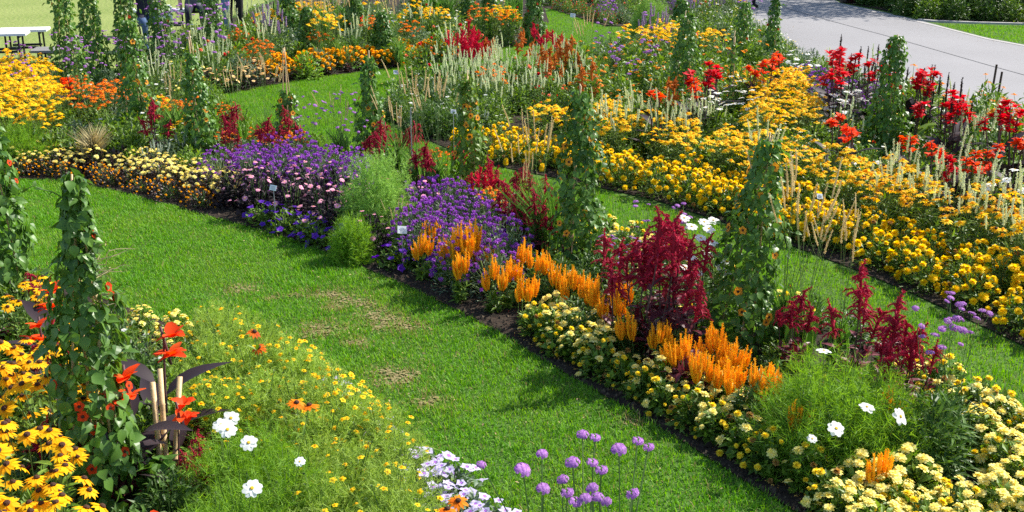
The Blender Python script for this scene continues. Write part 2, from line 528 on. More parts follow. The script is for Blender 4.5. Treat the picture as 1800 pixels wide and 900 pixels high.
# ------------------------------------------------------------------ plants: foliage mesh + flower places
class Plant:
    """parts: list of (part name, mesh, loc, euler, scale, is_flower)"""
    def __init__(self):
        self.parts = []
        self.joined = None

    def foliage(self, g, mats, name='foliage'):
        self.parts.append((name, g.mesh(name, mats), (0, 0, 0), (0, 0, 0), 1.0, False))

    def head(self, me, name, loc, nrm, s=1.0):
        self.parts.append((name, me, tuple(loc), tuple(euler_to(nrm, random.uniform(0, 6.28))), s, True))

    def join(self):
        """all flowers of the plant as one mesh, for plants too far off to tell the flowers apart"""
        if self.joined is None:
            fl = [p for p in self.parts if p[5]]
            g = Geo(); mats = []
            for nm, me, loc, eu, s, _ in fl:
                n = len(me.vertices)
                V = np.empty(n * 3, np.float32); me.vertices.foreach_get('co', V)
                F = np.empty(len(me.polygons) * 3, np.int32); me.loops.foreach_get('vertex_index', F)
                Mi = np.empty(len(me.polygons), np.int32); me.polygons.foreach_get('material_index', Mi)
                E = np.array(__import__('mathutils').Euler(eu).to_matrix())
                V = (V.reshape(-1, 3) * s) @ E.T + np.array(loc)
                idx = []
                for mm in me.materials:
                    if mm not in mats:
                        mats.append(mm)
                    idx.append(mats.index(mm))
                Fr = F.reshape(-1, 3)
                g.V.append(V); g.F.append(Fr + g.n); g.M.append(np.array(idx)[Mi]); g.n += n
            self.joined = g.mesh('blooms', mats) if fl else False
        return self.joined


def mound_leaves(g, r, h, n, L, W, tpl=LEAF, m=0, zb=0.0, upb=0.5, inner=0.35, wvar=0.3):
    d = rdir(n, -0.05)
    rho = inner + (1 - inner) * rng.uniform(0, 1, n) ** 0.5
    p = d * [r, r, h] * rho[:, None]
    p[:, 2] = np.maximum(p[:, 2], 0.01) + zb
    dirn = unit(d * [1, 1, 0.6] + [0, 0, upb * 0.6] + rng.normal(0, 0.45, (n, 3)))
    up = unit(d * 0.6 + [0, 0, 1.0] + rng.normal(0, 0.3, (n, 3)))
    s = L * rng.uniform(1 - wvar, 1 + wvar, n)
    g.scatter(tpl, frames(dirn, up, np.stack([s * W, s, s], -1)), p - dirn * s[:, None] * 0.5, m)


def mound(key, name, r, h, n, L, W, lm, nh=0, hd=None, hs=(0.9, 1.1), fname='flower_head', zmin=0.1, face=0.5, tpl=LEAF, out=1.0, stem=False, variants=3, lift=0.0, zcap=1.0):
    res = []
    for _ in range(variants):
        P = Plant(); g = Geo()
        rr, hh = r * rng.uniform(0.92, 1.08), h * rng.uniform(0.92, 1.08)
        mound_leaves(g, rr, hh, n, L, W, tpl)
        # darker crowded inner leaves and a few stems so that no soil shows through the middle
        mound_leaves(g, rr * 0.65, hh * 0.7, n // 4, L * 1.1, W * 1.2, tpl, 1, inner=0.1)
        for k in range(6):
            a = rng.uniform(0, 6.28); q = rng.uniform(0.2, 0.6)
            tube(g, [(0, 0, 0), (math.cos(a) * rr * q * 0.6, math.sin(a) * rr * q * 0.6, hh * 0.45), (math.cos(a) * rr * q, math.sin(a) * rr * q, hh * 0.85)], 0.004, 3, 2, False)
        ga = rng.uniform(0, 6.28)
        for k in range(nh):
            z = zmin + (zcap - zmin) * (k + rng.uniform(0, 1)) / max(nh, 1)
            a = ga + 2.39996 * k + rng.normal(0, 0.25)
            rad = math.sqrt(max(0, 1 - z * z))
            d = np.array([rad * math.cos(a), rad * math.sin(a), z])
            p = d * [rr, rr, hh] * out * rng.uniform(0.94, 1.06)
            p[2] += lift * rng.uniform(0.5, 1.2)
            nrm = unit(d * 0.5 + np.array([0, 0, face]) + SUNV * 0.25 + rng.normal(0, 0.18, 3))
            P.head(random.choice(hd), fname, p, nrm, rng.uniform(*hs))
            if stem:
                tube(g, [d * [rr * 0.5, rr * 0.5, hh * 0.6], p - nrm * 0.004], 0.0018, 3, 2, False)
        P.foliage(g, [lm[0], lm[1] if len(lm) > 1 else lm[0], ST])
        res.append(P)
    return res


def upright(r, h, nst, lm, hd, hs=(0.9, 1.1), fname='flower_head', leafn=10, L=0.09, W=1.0, tpl=LEAF_L, stemr=0.0025, stem=None, face='up', spread=1.0, hvar=0.15, low=0, variants=3, per=1, branch=0.0, bend=0.15, base_leaf=None, leaf_top=0.85):
    """stems rising from one crown, leaves along them, a head on each"""
    res = []
    for _ in range(variants):
        P = Plant(); g = Geo()
        for k in range(nst):
            a = 2.39996 * k + rng.normal(0, 0.3)
            q = math.sqrt((k + 0.5) / nst) * r * spread
            hh = h * rng.uniform(1 - hvar, 1 + hvar) * (1 - 0.25 * (q / (r + 1e-6)) ** 2 * (1 if spread <= 1 else 0.6))
            o = np.array([math.cos(a), math.sin(a), 0])
            bt = rng.normal(0, bend * 0.2, 2)
            p0, p1, p2 = o * q * 0.25, o * q * 0.65 + [bt[0], bt[1], hh * 0.55], o * q + [bt[0] * 0.5, bt[1] * 0.5, hh]
            tube(g, [p0, p1, p2], [stemr * 1.4, stemr, stemr * 0.8], 3, 2, False)
            nl = leafn
            t = rng.uniform(0.05, leaf_top, nl)[:, None]
            pp = np.where(t < 0.55, p0 + (p1 - p0) * t / 0.55, p1 + (p2 - p1) * (t - 0.55) / 0.45)
            d = unit(rdir(nl, 0.0) * [1, 1, 0.5] + [0, 0, 0.25])
            s = L * rng.uniform(0.6, 1.2, nl) * (1.15 - 0.5 * t[:, 0])
            g.scatter(tpl, frames(d, [0, 0, 1] + rng.normal(0, 0.25, (nl, 3)), np.stack([s * W, s, s], -1)), pp, 0)
            tips = [p2]
            for b in range(per - 1):
                bp = p1 + (p2 - p1) * rng.uniform(0.25, 0.85)
                bo = rdir(1, 0.2)[0] * [1, 1, 0.8] * branch
                tp_ = bp + bo + [0, 0, branch * 0.7]
                tube(g, [bp, bp + bo * 0.6, tp_], stemr * 0.7, 3, 2, False)
                tips.append(tp_)
            for tp_ in tips:
                if face == 'up':
                    nrm = unit(np.array([0, 0, 1.0]) + SUNV * 0.35 + np.array([0, -0.12, 0]) + rng.normal(0, 0.22, 3))
                else:
                    nrm = unit(unit(p2 - p1) + rng.normal(0, 0.06, 3) + [0, 0, 0.9])
                P.head(random.choice(hd), fname, tp_, nrm, rng.uniform(*hs))
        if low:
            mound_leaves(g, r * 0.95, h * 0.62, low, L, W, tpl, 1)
        if base_leaf:
            base_leaf(g)
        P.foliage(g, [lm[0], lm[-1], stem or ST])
        res.append(P)
    return res


def feather(r, h, n, L, w, lm, nh=0, hd=None, hs=(0.9, 1.1), fname='flower_head', out=1.03, tall=0.0, variants=2, zmin=0.15):
    """airy mound of thread-like leaflets in sprays"""
    nh0 = nh
    res = []
    for _ in range(variants):
        P = Plant(); g = Geo()
        ns = n // 14
        d = rdir(ns, -0.1)
        rho = 0.25 + 0.75 * rng.uniform(0, 1, ns) ** 0.45
        bumps = 1 + 0.12 * np.sin(d[:, 0] * 7 + rng.uniform(0, 6)) * np.cos(d[:, 1] * 6) + rng.normal(0, 0.05, ns)
        c = d * [r, r, h] * (rho * bumps)[:, None]
        c[:, 2] = np.maximum(c[:, 2], 0.01)
        sd = unit(d * [0.8, 0.8, 0.5] + [0, 0, 0.55] + rng.normal(0, 0.35, (ns, 3)))
        k = 14
        cc = np.repeat(c, k, 0); ss = np.repeat(sd, k, 0)
        t = rng.uniform(0, 1, ns * k)[:, None]
        pos = cc + ss * (t - 0.4) * L * 1.6
        dd = unit(ss * 0.6 + rdir(ns * k) * 0.75)
        ln = L * rng.uniform(0.5, 1.2, ns * k)
        g.scatter(THREAD, frames(dd, rdir(ns * k), np.stack([np.full(ns * k, w), ln, ln], -1)), pos, 0)
        mound_leaves(g, r * 0.85, h * 0.85, 420, L * 1.1, 0.75, LEAF_N, 1, inner=0.15)  # cosmos and signet marigold: darker inner leaf colour stands in for shaded gaps
        for q in range(26):
            a = rng.uniform(0, 6.28); zz = rng.uniform(0.3, 1.0); e = math.sqrt(1 - zz * zz) * rng.uniform(0.9, 1.12)
            tip = np.array([math.cos(a) * r * e, math.sin(a) * r * e, h * zz * rng.uniform(0.95, 1.2)])
            tube(g, [(0, 0, 0), tip * [0.45, 0.45, 0.55], tip], [0.004, 0.0026, 0.0014], 3, 2, False)
            if q % 3 == 0:
                bd = rdir(8)
                g.scatter(THREAD, frames(bd, rdir(8), 0.007), np.tile(tip, (8, 1)), 2)
        ga = rng.uniform(0, 6.28)
        if nh > 20:
            nh = int(nh0 * rng.choice([0.3, 0.7, 1.0, 1.25]))
        for q in range(nh):
            z = zmin + (1 - zmin) * (q + rng.uniform(0, 1)) / nh
            a = ga + 2.39996 * q
            rad = math.sqrt(max(0, 1 - z * z))
            dv = np.array([rad * math.cos(a), rad * math.sin(a), z])
            p = dv * [r, r, h] * out + [0, 0, tall * rng.uniform(0.4, 1)]
            nrm = unit(dv * 0.5 + [0, -0.3, 0.6] + SUNV * 0.3 + rng.normal(0, 0.25, 3))
            if tall:
                tube(g, [dv * [r * 0.6, r * 0.6, h * 0.7], p], 0.0015, 3, 2, False)
            P.head(random.choice(hd), fname, p, nrm, rng.uniform(*hs))
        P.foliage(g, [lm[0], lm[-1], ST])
        res.append(P)
    return res


def grassy(r, h, n, L, w, lm, nsp, hd, hs=(0.9, 1.1), fname='foxtail', sph=0.8, variants=3, arch=0.5):
    res = []
    BL = leaf_tpl(3, 1.0, 0.2, arch, lambda t: [1, 0.95, 0.8, 0.5, 0][min(4, int(round(t * 4)))])
    for _ in range(variants):
        P = Plant(); g = Geo()
        a = rng.uniform(0, 6.28, n)
        lean = np.abs(rng.normal(0, 0.33, n))
        d = np.stack([np.cos(a) * np.sin(lean), np.sin(a) * np.sin(lean), np.cos(lean)], -1)
        up = np.stack([-np.cos(a), -np.sin(a), np.full(n, 0.2)], -1)
        s = L * rng.uniform(0.6, 1.1, n)
        q = rng.uniform(0, 1, n) * r * 0.25
        g.scatter(BL, frames(d, up, np.stack([np.full(n, w), s, -s], -1)), np.stack([np.cos(a) * q, np.sin(a) * q, np.zeros(n)], -1), 0)
        for k in range(nsp):
            aa = rng.uniform(0, 6.28); ll = rng.uniform(0.02, 0.3)
            hh = sph * rng.uniform(0.75, 1.05)
            o = np.array([math.cos(aa), math.sin(aa), 0])
            p2 = o * ll * hh + [0, 0, hh]
            tube(g, [(0, 0, 0), o * ll * hh * 0.35 + [0, 0, hh * 0.55], p2], 0.0014, 3, 2, False)
            P.head(random.choice(hd), fname, p2, unit(o * ll * 1.4 + [0, 0, 1] + rng.normal(0, 0.05, 3)), rng.uniform(*hs))
        P.foliage(g, [lm[0], lm[-1], ST])
        res.append(P)
    return res


def canna(lm, hd, h=0.75, nl=7, nf=2, L=0.3, variants=3, hs=(0.85, 1.12)):
    res = []
    for _ in range(variants):
        P = Plant(); g = Geo()
        for k in range(nl):
            a = 2.4 * k + rng.normal(0, 0.3)
            z = h * (0.1 + 0.55 * k / nl)
            o = np.array([math.cos(a), math.sin(a), 0])
            d = unit(o * rng.uniform(0.5, 1.0) + [0, 0, rng.uniform(0.6, 1.1)])
            s = L * rng.uniform(0.75, 1.15)
            g2 = Geo()
            g2.scatter(PADDLE, frames(d[None], (-o + [0, 0, 0.6])[None], s), (o * 0.02 + [0, 0, z])[None], 0)
            P.parts.append(('leaf', g2.mesh('canna_leaf', [lm], True), (0, 0, 0), (0, 0, 0), 1.0, False))
        for k in range(nf):
            a = rng.uniform(0, 6.28)
            o = np.array([math.cos(a), math.sin(a), 0]) * (0.05 + 0.05 * k)
            hh = h * rng.uniform(0.85, 1.05)
            tube(g, [o * 0.2, o * 0.6 + [0, 0, hh * 0.6], o + [0, 0, hh]], [0.009, 0.007, 0.005], 5, 0, False)
            P.head(random.choice(hd), 'flower_head', o + [0, 0, hh], unit(np.array([0.15, -0.1, 1])), rng.uniform(*hs))
        P.foliage(g, [SD], 'stem')
        res.append(P)
    return res


PL = {}
PL['rudbeckia'] = upright(0.2, 0.62, 15, [LM, LM], HD['rudbeckia'] + HD['rudbeckia_gold'][:2], leafn=9, L=0.1, W=0.9, low=110, hvar=0.13)
PL['rudbeckia_band'] = upright(0.19, 0.47, 21, [LM, LD], HD['sunray'], leafn=8, L=0.08, W=0.9, low=110, hvar=0.13)
PL['rudbeckia_gold'] = upright(0.19, 0.47, 17, [LM, LD], HD['rudbeckia_gold'] + HD['sunray'], leafn=8, L=0.08, W=0.9, low=110, hvar=0.14)
PL['rudbeckia_far'] = upright(0.24, 0.58, 28, [LM, LD], HD['sunray'], leafn=6, L=0.08, W=0.9, low=90, hvar=0.15)
PL['bicolor'] = upright(0.12, 0.45, 2, [LM, LM], HD['bicolor'], leafn=8, L=0.09, low=30, variants=2)
PL['mahogany'] = upright(0.1, 0.45, 2, [LM, LM], HD['mahogany'], leafn=8, L=0.09, low=30, variants=2)
PL['helenium'] = upright(0.18, 0.5, 26, [LM, LD], HD['helenium'], leafn=6, L=0.06, low=80)
PL['marigold'] = mound('marigold', '', 0.17, 0.27, 330, 0.045, 0.75, [LM, LD], 27, HD['marigold'], (0.62, 1.1), out=1.06, zmin=0.12)
PL['lantana'] = mound('lantana', '', 0.115, 0.19, 190, 0.05, 1.2, [LM, LD], 20, HD['lantana'] * 3 + HD['cream'] + HD['faded'][:1], (0.65, 1.15), out=1.05, zmin=0.08)
PL['cream'] = mound('cream', '', 0.135, 0.2, 190, 0.05, 1.0, [LM, LD], 30, HD['cream'], (0.8, 1.1), out=1.05, zmin=0.1)
PL['cream_lemon'] = mound('cl', '', 0.13, 0.2, 190, 0.05, 1.0, [LM, LD], 28, HD['cream'] + HD['lantana'], (0.8, 1.15), out=1.05, zmin=0.1)
PL['cream_bronze'] = mound('cb', '', 0.16, 0.23, 420, 0.032, 0.9, [LB, LB], 20, HD['cream'], (0.75, 1.05), out=1.03, zmin=0.42)
PL['bronze_orange'] = mound('bo', '', 0.15, 0.16, 420, 0.03, 0.8, [LB, LD], 26, HD['farmar'], (0.22, 0.36), out=1.02, zmin=0.1, variants=2)
PL['celosia'] = upright(0.075, 0.27, 4, [LM, LM], HD['celosia'], (0.85, 1.1), 'plume', leafn=9, L=0.085, W=0.9, low=55, face='axis', hvar=0.16, variants=5)
PL['celosia_small'] = upright(0.04, 0.24, 2, [LM, LM], HD['celosia'], (0.7, 1.0), 'plume', leafn=9, L=0.075, W=0.9, low=30, face='axis', variants=2)
PL['amaranth'] = upright(0.13, 0.5, 5, [LR, LR], HD['amaranth'], (0.8, 1.15), 'plume', leafn=9, L=0.12, W=1.3, low=30, face='axis', stem=SD, stemr=0.005, hvar=0.22, variants=4)
PL['cherry'] = upright(0.14, 0.5, 6, [LR, LM], HD['cherry'], (0.7, 1.1), 'plume', leafn=7, L=0.08, low=40, face='axis', stem=SD, hvar=0.2)
PL['rust'] = upright(0.13, 0.48, 5, [LM, LR], HD['rust'], (0.8, 1.15), 'plume', leafn=8, L=0.08, low=40, face='axis', hvar=0.2)
PL['verbena'] = upright(0.22, 1.0, 5, [LM, LM], HD['verbena'], (0.8, 1.2), 'flower_head', leafn=5, L=0.06, W=0.6, per=3, branch=0.07, stemr=0.0022, leaf_top=0.5, hvar=0.14)
PL['verbena_tall'] = upright(0.26, 1.18, 5, [LM, LM], HD['verbena'], (0.9, 1.25), 'flower_head', leafn=5, L=0.07, W=0.6, per=4, branch=0.1, stemr=0.0025, leaf_top=0.45, hvar=0.1)
PL['spike'] = upright(0.18, 0.5, 9, [LM, LM], HD['spike'], (0.8, 1.15), 'flower_spike', leafn=8, L=0.05, W=0.9, low=120, face='axis', hvar=0.16)
PL['mauve'] = upright(0.2, 0.55, 16, [LG, LM], HD['mauve'], (0.8, 1.2), 'flower_spike', leafn=8, L=0.05, low=100, face='axis', hvar=0.2)
PL['silver'] = upright(0.16, 0.28, 12, [LG, LS], HD['silver'], (0.8, 1.2), 'flower_spike', leafn=7, L=0.05, low=110, face='axis')
PL['foxtail'] = grassy(0.16, 0.6, 55, 0.5, 0.004, [LF2, LM], 9, HD['foxtail'], sph=0.78, fname='seed_head')
PL['foxtail_tall'] = grassy(0.16, 0.6, 30, 0.42, 0.0036, [LF2, LM], 10, HD['foxtail'], (0.95, 1.2), sph=0.97, fname='seed_head')
PL['grass_clump'] = grassy(0.2, 0.6, 110, 0.6, 0.0045, [LF2, LG], 0, HD['foxtail'], variants=2, arch=0.7)
PL['grass_blond'] = grassy(0.2, 0.4, 300, 0.36, 0.0025, [LW, LW], 0, HD['foxtail'], variants=1, arch=0.8)
PL['canna_red'] = canna(LK, HD['canna_red'], 0.75, 8, 3)
PL['canna_orange'] = canna(LK, HD['canna_orange'], 0.72, 7, 2)
PL['canna_near'] = canna(LK, HD['canna_near'], 0.72, 6, 1, hs=(1.0, 1.25))
PL['canna_green'] = canna(LM, HD['canna_red'], 0.7, 6, 2)
PL['cosmos_fern'] = feather(0.27, 0.42, 9500, 0.06, 0.0034, [LF, LM], 0)
PL['feather_tall'] = feather(0.29, 0.6, 26000, 0.045, 0.0042, [LF2, LF2], 0)
PL['feather_small'] = feather(0.16, 0.31, 11000, 0.04, 0.0038, [LF, LF], 0)
PL['feather_fine'] = feather(0.3, 0.5, 7000, 0.06, 0.0034, [LG, LM], 3, HD['cosmos'], tall=0.2)
PL['tagetes'] = feather(0.2, 0.27, 8000, 0.036, 0.0032, [LT2, LM], 54, HD['tagetes'], (0.8, 1.25), out=1.04, variants=6)
PL['white_cosmos'] = upright(0.16, 0.62, 7, [LF, LF], HD['cosmos'], (0.9, 1.2), leafn=16, L=0.05, W=0.12, low=60, tpl=LEAF_N, hvar=0.12)
PL['petunia'] = mound('pet', '', 0.15, 0.19, 200, 0.045, 1.1, [LM, LY], 15, HD['petunia'], (0.75, 1.1), out=1.05)
PL['petunia_pale'] = mound('petp', '', 0.13, 0.14, 160, 0.04, 1.1, [LG, LM], 20, HD['petunia_pale'], (0.6, 1.1), out=1.1)
PL['dahlia_pink'] = mound('dap', '', 0.19, 0.36, 420, 0.05, 1.0, [LK, LK], 15, HD['dahlia_pink'], (0.55, 0.95), out=1.05, zmin=0.2)
PL['dahlia_apricot'] = mound('daa', '', 0.19, 0.3, 300, 0.05, 1.0, [LK, LB], 14, HD['dahlia_apricot'], (0.8, 1.15), out=1.05, zmin=0.4)
PL['gomphrena'] = mound('gom', '', 0.2, 0.36, 330, 0.045, 0.55, [LG, LD], 58, HD['gomphrena'], (0.7, 1.2), out=1.03, zmin=0.15, stem=True, lift=0.04)
PL['farmar'] = mound('fm', '', 0.2, 0.26, 180, 0.05, 0.8, [LD, LB], 26, HD['farmar'], (0.8, 1.1), out=1.04, zmin=0.25)
PL['achillea'] = mound('ach', '', 0.2, 0.24, 240, 0.05, 0.5, [LY, LM], 34, HD['achillea'], (0.7, 1.1), out=1.04, zmin=0.25)
PL['bush_mid'] = mound('bm', '', 0.22, 0.36, 430, 0.06, 0.9, [LM, LD])
PL['bush_dark'] = mound('bd', '', 0.22, 0.38, 430, 0.06, 0.85, [LD, LD])
PL['bush_lime'] = mound('bl', '', 0.2, 0.32, 380, 0.055, 0.9, [LY, LM])
PL['bush_grey'] = mound('bg', '', 0.2, 0.32, 430, 0.06, 0.55, [LG, LM])
PL['bush_speck'] = mound('bs', '', 0.22, 0.42, 400, 0.055, 0.9, [LM, LD], 10, HD['salmon'] + HD['zinnia_red'] + HD['helenium'], (0.6, 0.95), out=1.05)
PL['bush_white'] = mound('bw', '', 0.22, 0.42, 380, 0.05, 0.85, [LM, LG], 16, HD['cosmos'] + HD['cream'], (0.4, 0.75), out=1.04)
PL['tithonia'] = mound('ti', '', 0.27, 0.55, 420, 0.085, 0.95, [LM, LM], 8, HD['tithonia'], (0.85, 1.15), out=1.1, zmin=0.3, stem=True)
PL['zinnia_red'] = mound('zr', '', 0.16, 0.32, 240, 0.06, 0.8, [LM, LD], 12, HD['zinnia_red'], (0.8, 1.1), out=1.07)
PL['millet'] = upright(0.14, 0.85, 5, [LB, LD], HD['millet'], (0.8, 1.15), 'seed_spike', leafn=7, L=0.22, W=0.5, face='axis', stem=SD, stemr=0.004, hvar=0.12)
PL['leafy_tall'] = upright(0.17, 0.48, 14, [LD, LM], [], leafn=20, L=0.08, W=0.75, low=80) if False else None
PL['bush_leafy'] = mound('lf', '', 0.2, 0.42, 520, 0.085, 0.6, [LD, LD], tpl=LEAF_L)
PL['bronze_bush'] = mound('bb', '', 0.16, 0.25, 200, 0.07, 1.0, [LB, LR], variants=2)
PL['maroon_bush'] = mound('mb', '', 0.2, 0.35, 260, 0.1, 1.2, [LR, LB], tpl=LEAF_L, variants=2)
PL = {k: v for k, v in PL.items() if v}

NAMES = {}


def empty(name, x, y, z=0.0, rz=0.0, s=1.0):
    o = bpy.data.objects.new(name, None)
    o.empty_display_size = 0.1
    o.location = (x, y, z); o.rotation_euler = (0, 0, rz); o.scale = (s, s, s)
    COL.objects.link(o)
    return o


def tag(o, label=None, cat=None, group=None, kind=None):
    if label: o['label'] = label
    if cat: o['category'] = cat
    if group: o['group'] = group
    if kind: o['kind'] = kind
    return o


def part(name, me, parent, loc=(0, 0, 0), eu=(0, 0, 0), s=1.0, kind=None):
    o = bpy.data.objects.new(name, me)
    o.parent = parent
    o.location = loc; o.rotation_euler = eu
    o.scale = (s, s, s) if not hasattr(s, '__len__') else s
    if kind: o['kind'] = kind
    COL.objects.link(o)
    return o


COUNT = {}


def place(kind, x, y, name, label, cat, group, s=1.0, rz=None, detail=True, z=0.0):
    P = random.choice(PL[kind])
    root = empty(name, x, y, z, random.uniform(0, 6.28) if rz is None else rz, s)
    tag(root, label, cat, group)
    for nm, me, loc, eu, sc, fl in P.parts:
        if fl and not detail:
            continue
        part(nm, me, root, loc, eu, sc, 'stuff' if nm == 'foliage' else None)
    if not detail and P.join():
        part('blooms', P.join(), root, kind='stuff')
    COUNT[cat] = COUNT.get(cat, 0) + 1
    return root


def inside(pt, poly):
    x, y = pt
    c = False
    n = len(poly)
    j = n - 1
    for i in range(n):
        xi, yi = poly[i]; xj, yj = poly[j]
        if (yi > y) != (yj > y) and x < (xj - xi) * (y - yi) / (yj - yi) + xi:
            c = not c
        j = i
    return c


def inside_np(P, poly):
    x, y = P[:, 0], P[:, 1]
    c = np.zeros(len(P), bool)
    j = len(poly) - 1
    for i in range(len(poly)):
        xi, yi = poly[i]; xj, yj = poly[j]
        if yi != yj:
            c ^= ((yi > y) != (yj > y)) & (x < (xj - xi) * (y - yi) / (yj - yi) + xi)
        j = i
    return c


# ------------------------------------------------------------------ the setting
M_FRONT = [(-260, 318), (-100, 314), (45, 316), (130, 320), (210, 338), (300, 362), (400, 390), (500, 418), (590, 452), (700, 496), (790, 540), (880, 588), (960, 638), (1050, 690), (1130, 735), (1220, 790), (1300, 842), (1400, 902), (1500, 975), (1620, 1070)]
M_BACK = [(385, 186), (410, 225), (470, 255), (560, 275), (700, 300), (850, 340), (960, 385), (1080, 418), (1200, 452), (1350, 520), (1500, 590), (1640, 662), (1740, 715), (1800, 752), (1950, 850), (2150, 980)]
R_FRONT = [(668, 190), (690, 215), (760, 250), (850, 288), (1000, 318), (1060, 332), (1150, 352), (1290, 398), (1400, 436), (1500, 474), (1600, 515), (1700, 562), (1800, 610), (2000, 715)]
R_BACK = [(2050, 330), (1800, 258), (1700, 228), (1600, 196), (1500, 158), (1400, 108), (1335, 66), (1290, 30), (1262, 14), (1180, 58), (1080, 98), (1000, 122), (900, 134), (760, 140), (695, 155)]
L_EDGE = [(-300, 470), (-100, 478), (45, 492), (200, 532), (300, 572), (400, 620), (560, 692), (650, 745), (740, 812), (800, 862), (870, 930), (960, 1035), (1000, 1120)]
F_FRONT = [(300, 176), (375, 170), (450, 156), (540, 139), (600, 131), (730, 117), (800, 107), (880, 88), (945, 62), (965, 40)]
F_BACK = [(955, 8), (905, -25), (700, -40), (560, -30), (450, 15), (350, 58), (290, 86), (260, 130)]
G_POLY = [(958, 14), (1010, 29), (1065, 46), (1130, 48), (1200, 32), (1262, 8), (1290, -20), (1230, -75), (1000, -80), (930, -50), (935, -10)]
BED_M = GP(M_FRONT + M_BACK[::-1] + [(300, 165), (200, 140), (100, 118), (0, 108), (-260, 110)])
BED_R = GP(R_FRONT + R_BACK)
BED_L = GP(L_EDGE + [(600, 1400), (-900, 1400)])
BED_F = GP(F_FRONT + F_BACK)
BED_G = GP(G_POLY)
BED_S = GP([(1478, 4), (1560, 20), (1640, 37), (1720, 40), (1800, 42), (2150, 52), (2150, -50), (1500, -60), (1440, -20)])
BEDS = [BED_M, BED_R, BED_L, BED_F, BED_G, BED_S]
PATH = GP([(1252, -90), (1285, -30), (1275, 14), (1318, 62), (1395, 114), (1497, 164), (1597, 202), (1697, 234), (1797, 264), (2050, 336), (2300, 410), (2300, 190), (1900, 98), (1800, 79), (1740, 68), (1690, 56), (1650, 45), (1620, 37), (1560, 23), (1478, 6), (1430, -20), (1390, -90)])


def sheet(name, poly, z, m, kind='structure'):
    import bmesh
    bm = bmesh.new()
    f = bm.faces.new([bm.verts.new((x, y, z)) for x, y in poly])
    bm.normal_update()
    if f.normal.z < 0:
        f.normal_flip()
    bmesh.ops.triangulate(bm, faces=[f])
    me = bpy.data.meshes.new(name); bm.to_mesh(me); bm.free()
    me.materials.append(m)
    o = bpy.data.objects.new(name, me); COL.objects.link(o)
    o['kind'] = kind
    return o


def noise_mat(name, c1, c2, c3=None, scale=3.0, fine=60.0, rough=0.9, bump=0.4, spec=0.2, dist=0.02):
    m = bpy.data.materials.new(name); m.use_nodes = True
    n, l = m.node_tree.nodes, m.node_tree.links
    p = n['Principled BSDF']; p.inputs['Roughness'].default_value = rough
    p.inputs['Specular IOR Level'].default_value = spec
    tc = n.new('ShaderNodeTexCoord')
    a = n.new('ShaderNodeTexNoise'); a.inputs['Scale'].default_value = scale; a.inputs['Detail'].default_value = 5
    b = n.new('ShaderNodeTexNoise'); b.inputs['Scale'].default_value = fine; b.inputs['Detail'].default_value = 6
    for q in (a, b):
        l.new(tc.outputs['Object'], q.inputs['Vector'])
    r1 = n.new('ShaderNodeMapRange'); r1.inputs[1].default_value = 0.35; r1.inputs[2].default_value = 0.65
    l.new(a.outputs['Fac'], r1.inputs[0])
    r2 = n.new('ShaderNodeMapRange'); r2.inputs[1].default_value = 0.4; r2.inputs[2].default_value = 0.7
    l.new(b.outputs['Fac'], r2.inputs[0])
    m1 = n.new('ShaderNodeMix'); m1.data_type = 'RGBA'
    m1.inputs[6].default_value = (*c1, 1); m1.inputs[7].default_value = (*c2, 1)
    l.new(r1.outputs[0], m1.inputs[0])
    m2 = n.new('ShaderNodeMix'); m2.data_type = 'RGBA'
    m2.inputs[7].default_value = (*(c3 or c2), 1)
    l.new(m1.outputs[2], m2.inputs[6]); l.new(r2.outputs[0], m2.inputs[0])
    l.new(m2.outputs[2], p.inputs['Base Color'])
    bu = n.new('ShaderNodeBump'); bu.inputs['Strength'].default_value = bump; bu.inputs['Distance'].default_value = dist
    l.new(b.outputs['Fac'], bu.inputs['Height']); l.new(bu.outputs['Normal'], p.inputs['Normal'])
    return m


SOIL = noise_mat('soil', (0.016, 0.011, 0.008), (0.032, 0.022, 0.015), (0.055, 0.04, 0.028), 4, 45, 0.95, 0.9)
TURF = noise_mat('turf', (0.035, 0.10, 0.012), (0.055, 0.14, 0.018), (0.11, 0.16, 0.03), 1.2, 90, 0.9, 0.6)
ASPH = noise_mat('asphalt', (0.21, 0.203, 0.207), (0.26, 0.252, 0.256), (0.29, 0.282, 0.285), 0.35, 130, 0.9, 0.12, 0.3, 0.004)
ASPH2 = noise_mat('asphalt_far_lane', (0.37, 0.36, 0.36), (0.41, 0.40, 0.40), (0.45, 0.44, 0.43), 0.5, 160, 0.9, 0.12, 0.3, 0.004)
TURF_FAR = noise_mat('turf_far', (0.16, 0.23, 0.045), (0.23, 0.29, 0.075), (0.27, 0.29, 0.10), 0.5, 14, 0.9, 0.7, 0.15, 0.05)  # pale mown grass; its sunlit brightness is put into the colour too
BARE = noise_mat('bare_earth', (0.24, 0.19, 0.09), (0.34, 0.27, 0.14), (0.2, 0.19, 0.06), 6, 60, 0.95, 0.6)
KERB = noise_mat('kerb_stone', (0.36, 0.34, 0.32), (0.42, 0.40, 0.38), None, 4, 80, 0.9, 0.2)

sheet('lawn', [(-300, -20), (300, -20), (300, 400), (-300, 400)], 0.0, TURF)
sheet('lawn_meadow', GP([(-700, 104), (0, 104), (100, 112), (270, 126), (288, 84), (350, 54), (452, 10), (600, -60), (700, -100), (-1500, -100)]), 0.004, TURF_FAR)
sheet('soil_bed_middle', BED_M, 0.008, SOIL)
sheet('soil_bed_right', BED_R, 0.008, SOIL)
sheet('soil_bed_front', BED_L, 0.008, SOIL)
sheet('soil_bed_far', BED_F, 0.012, SOIL)
sheet('soil_bed_corner', BED_G, 0.012, SOIL)
sheet('soil_bed_shaded', BED_S, 0.014, SOIL)
sheet('path', PATH, 0.006, ASPH)


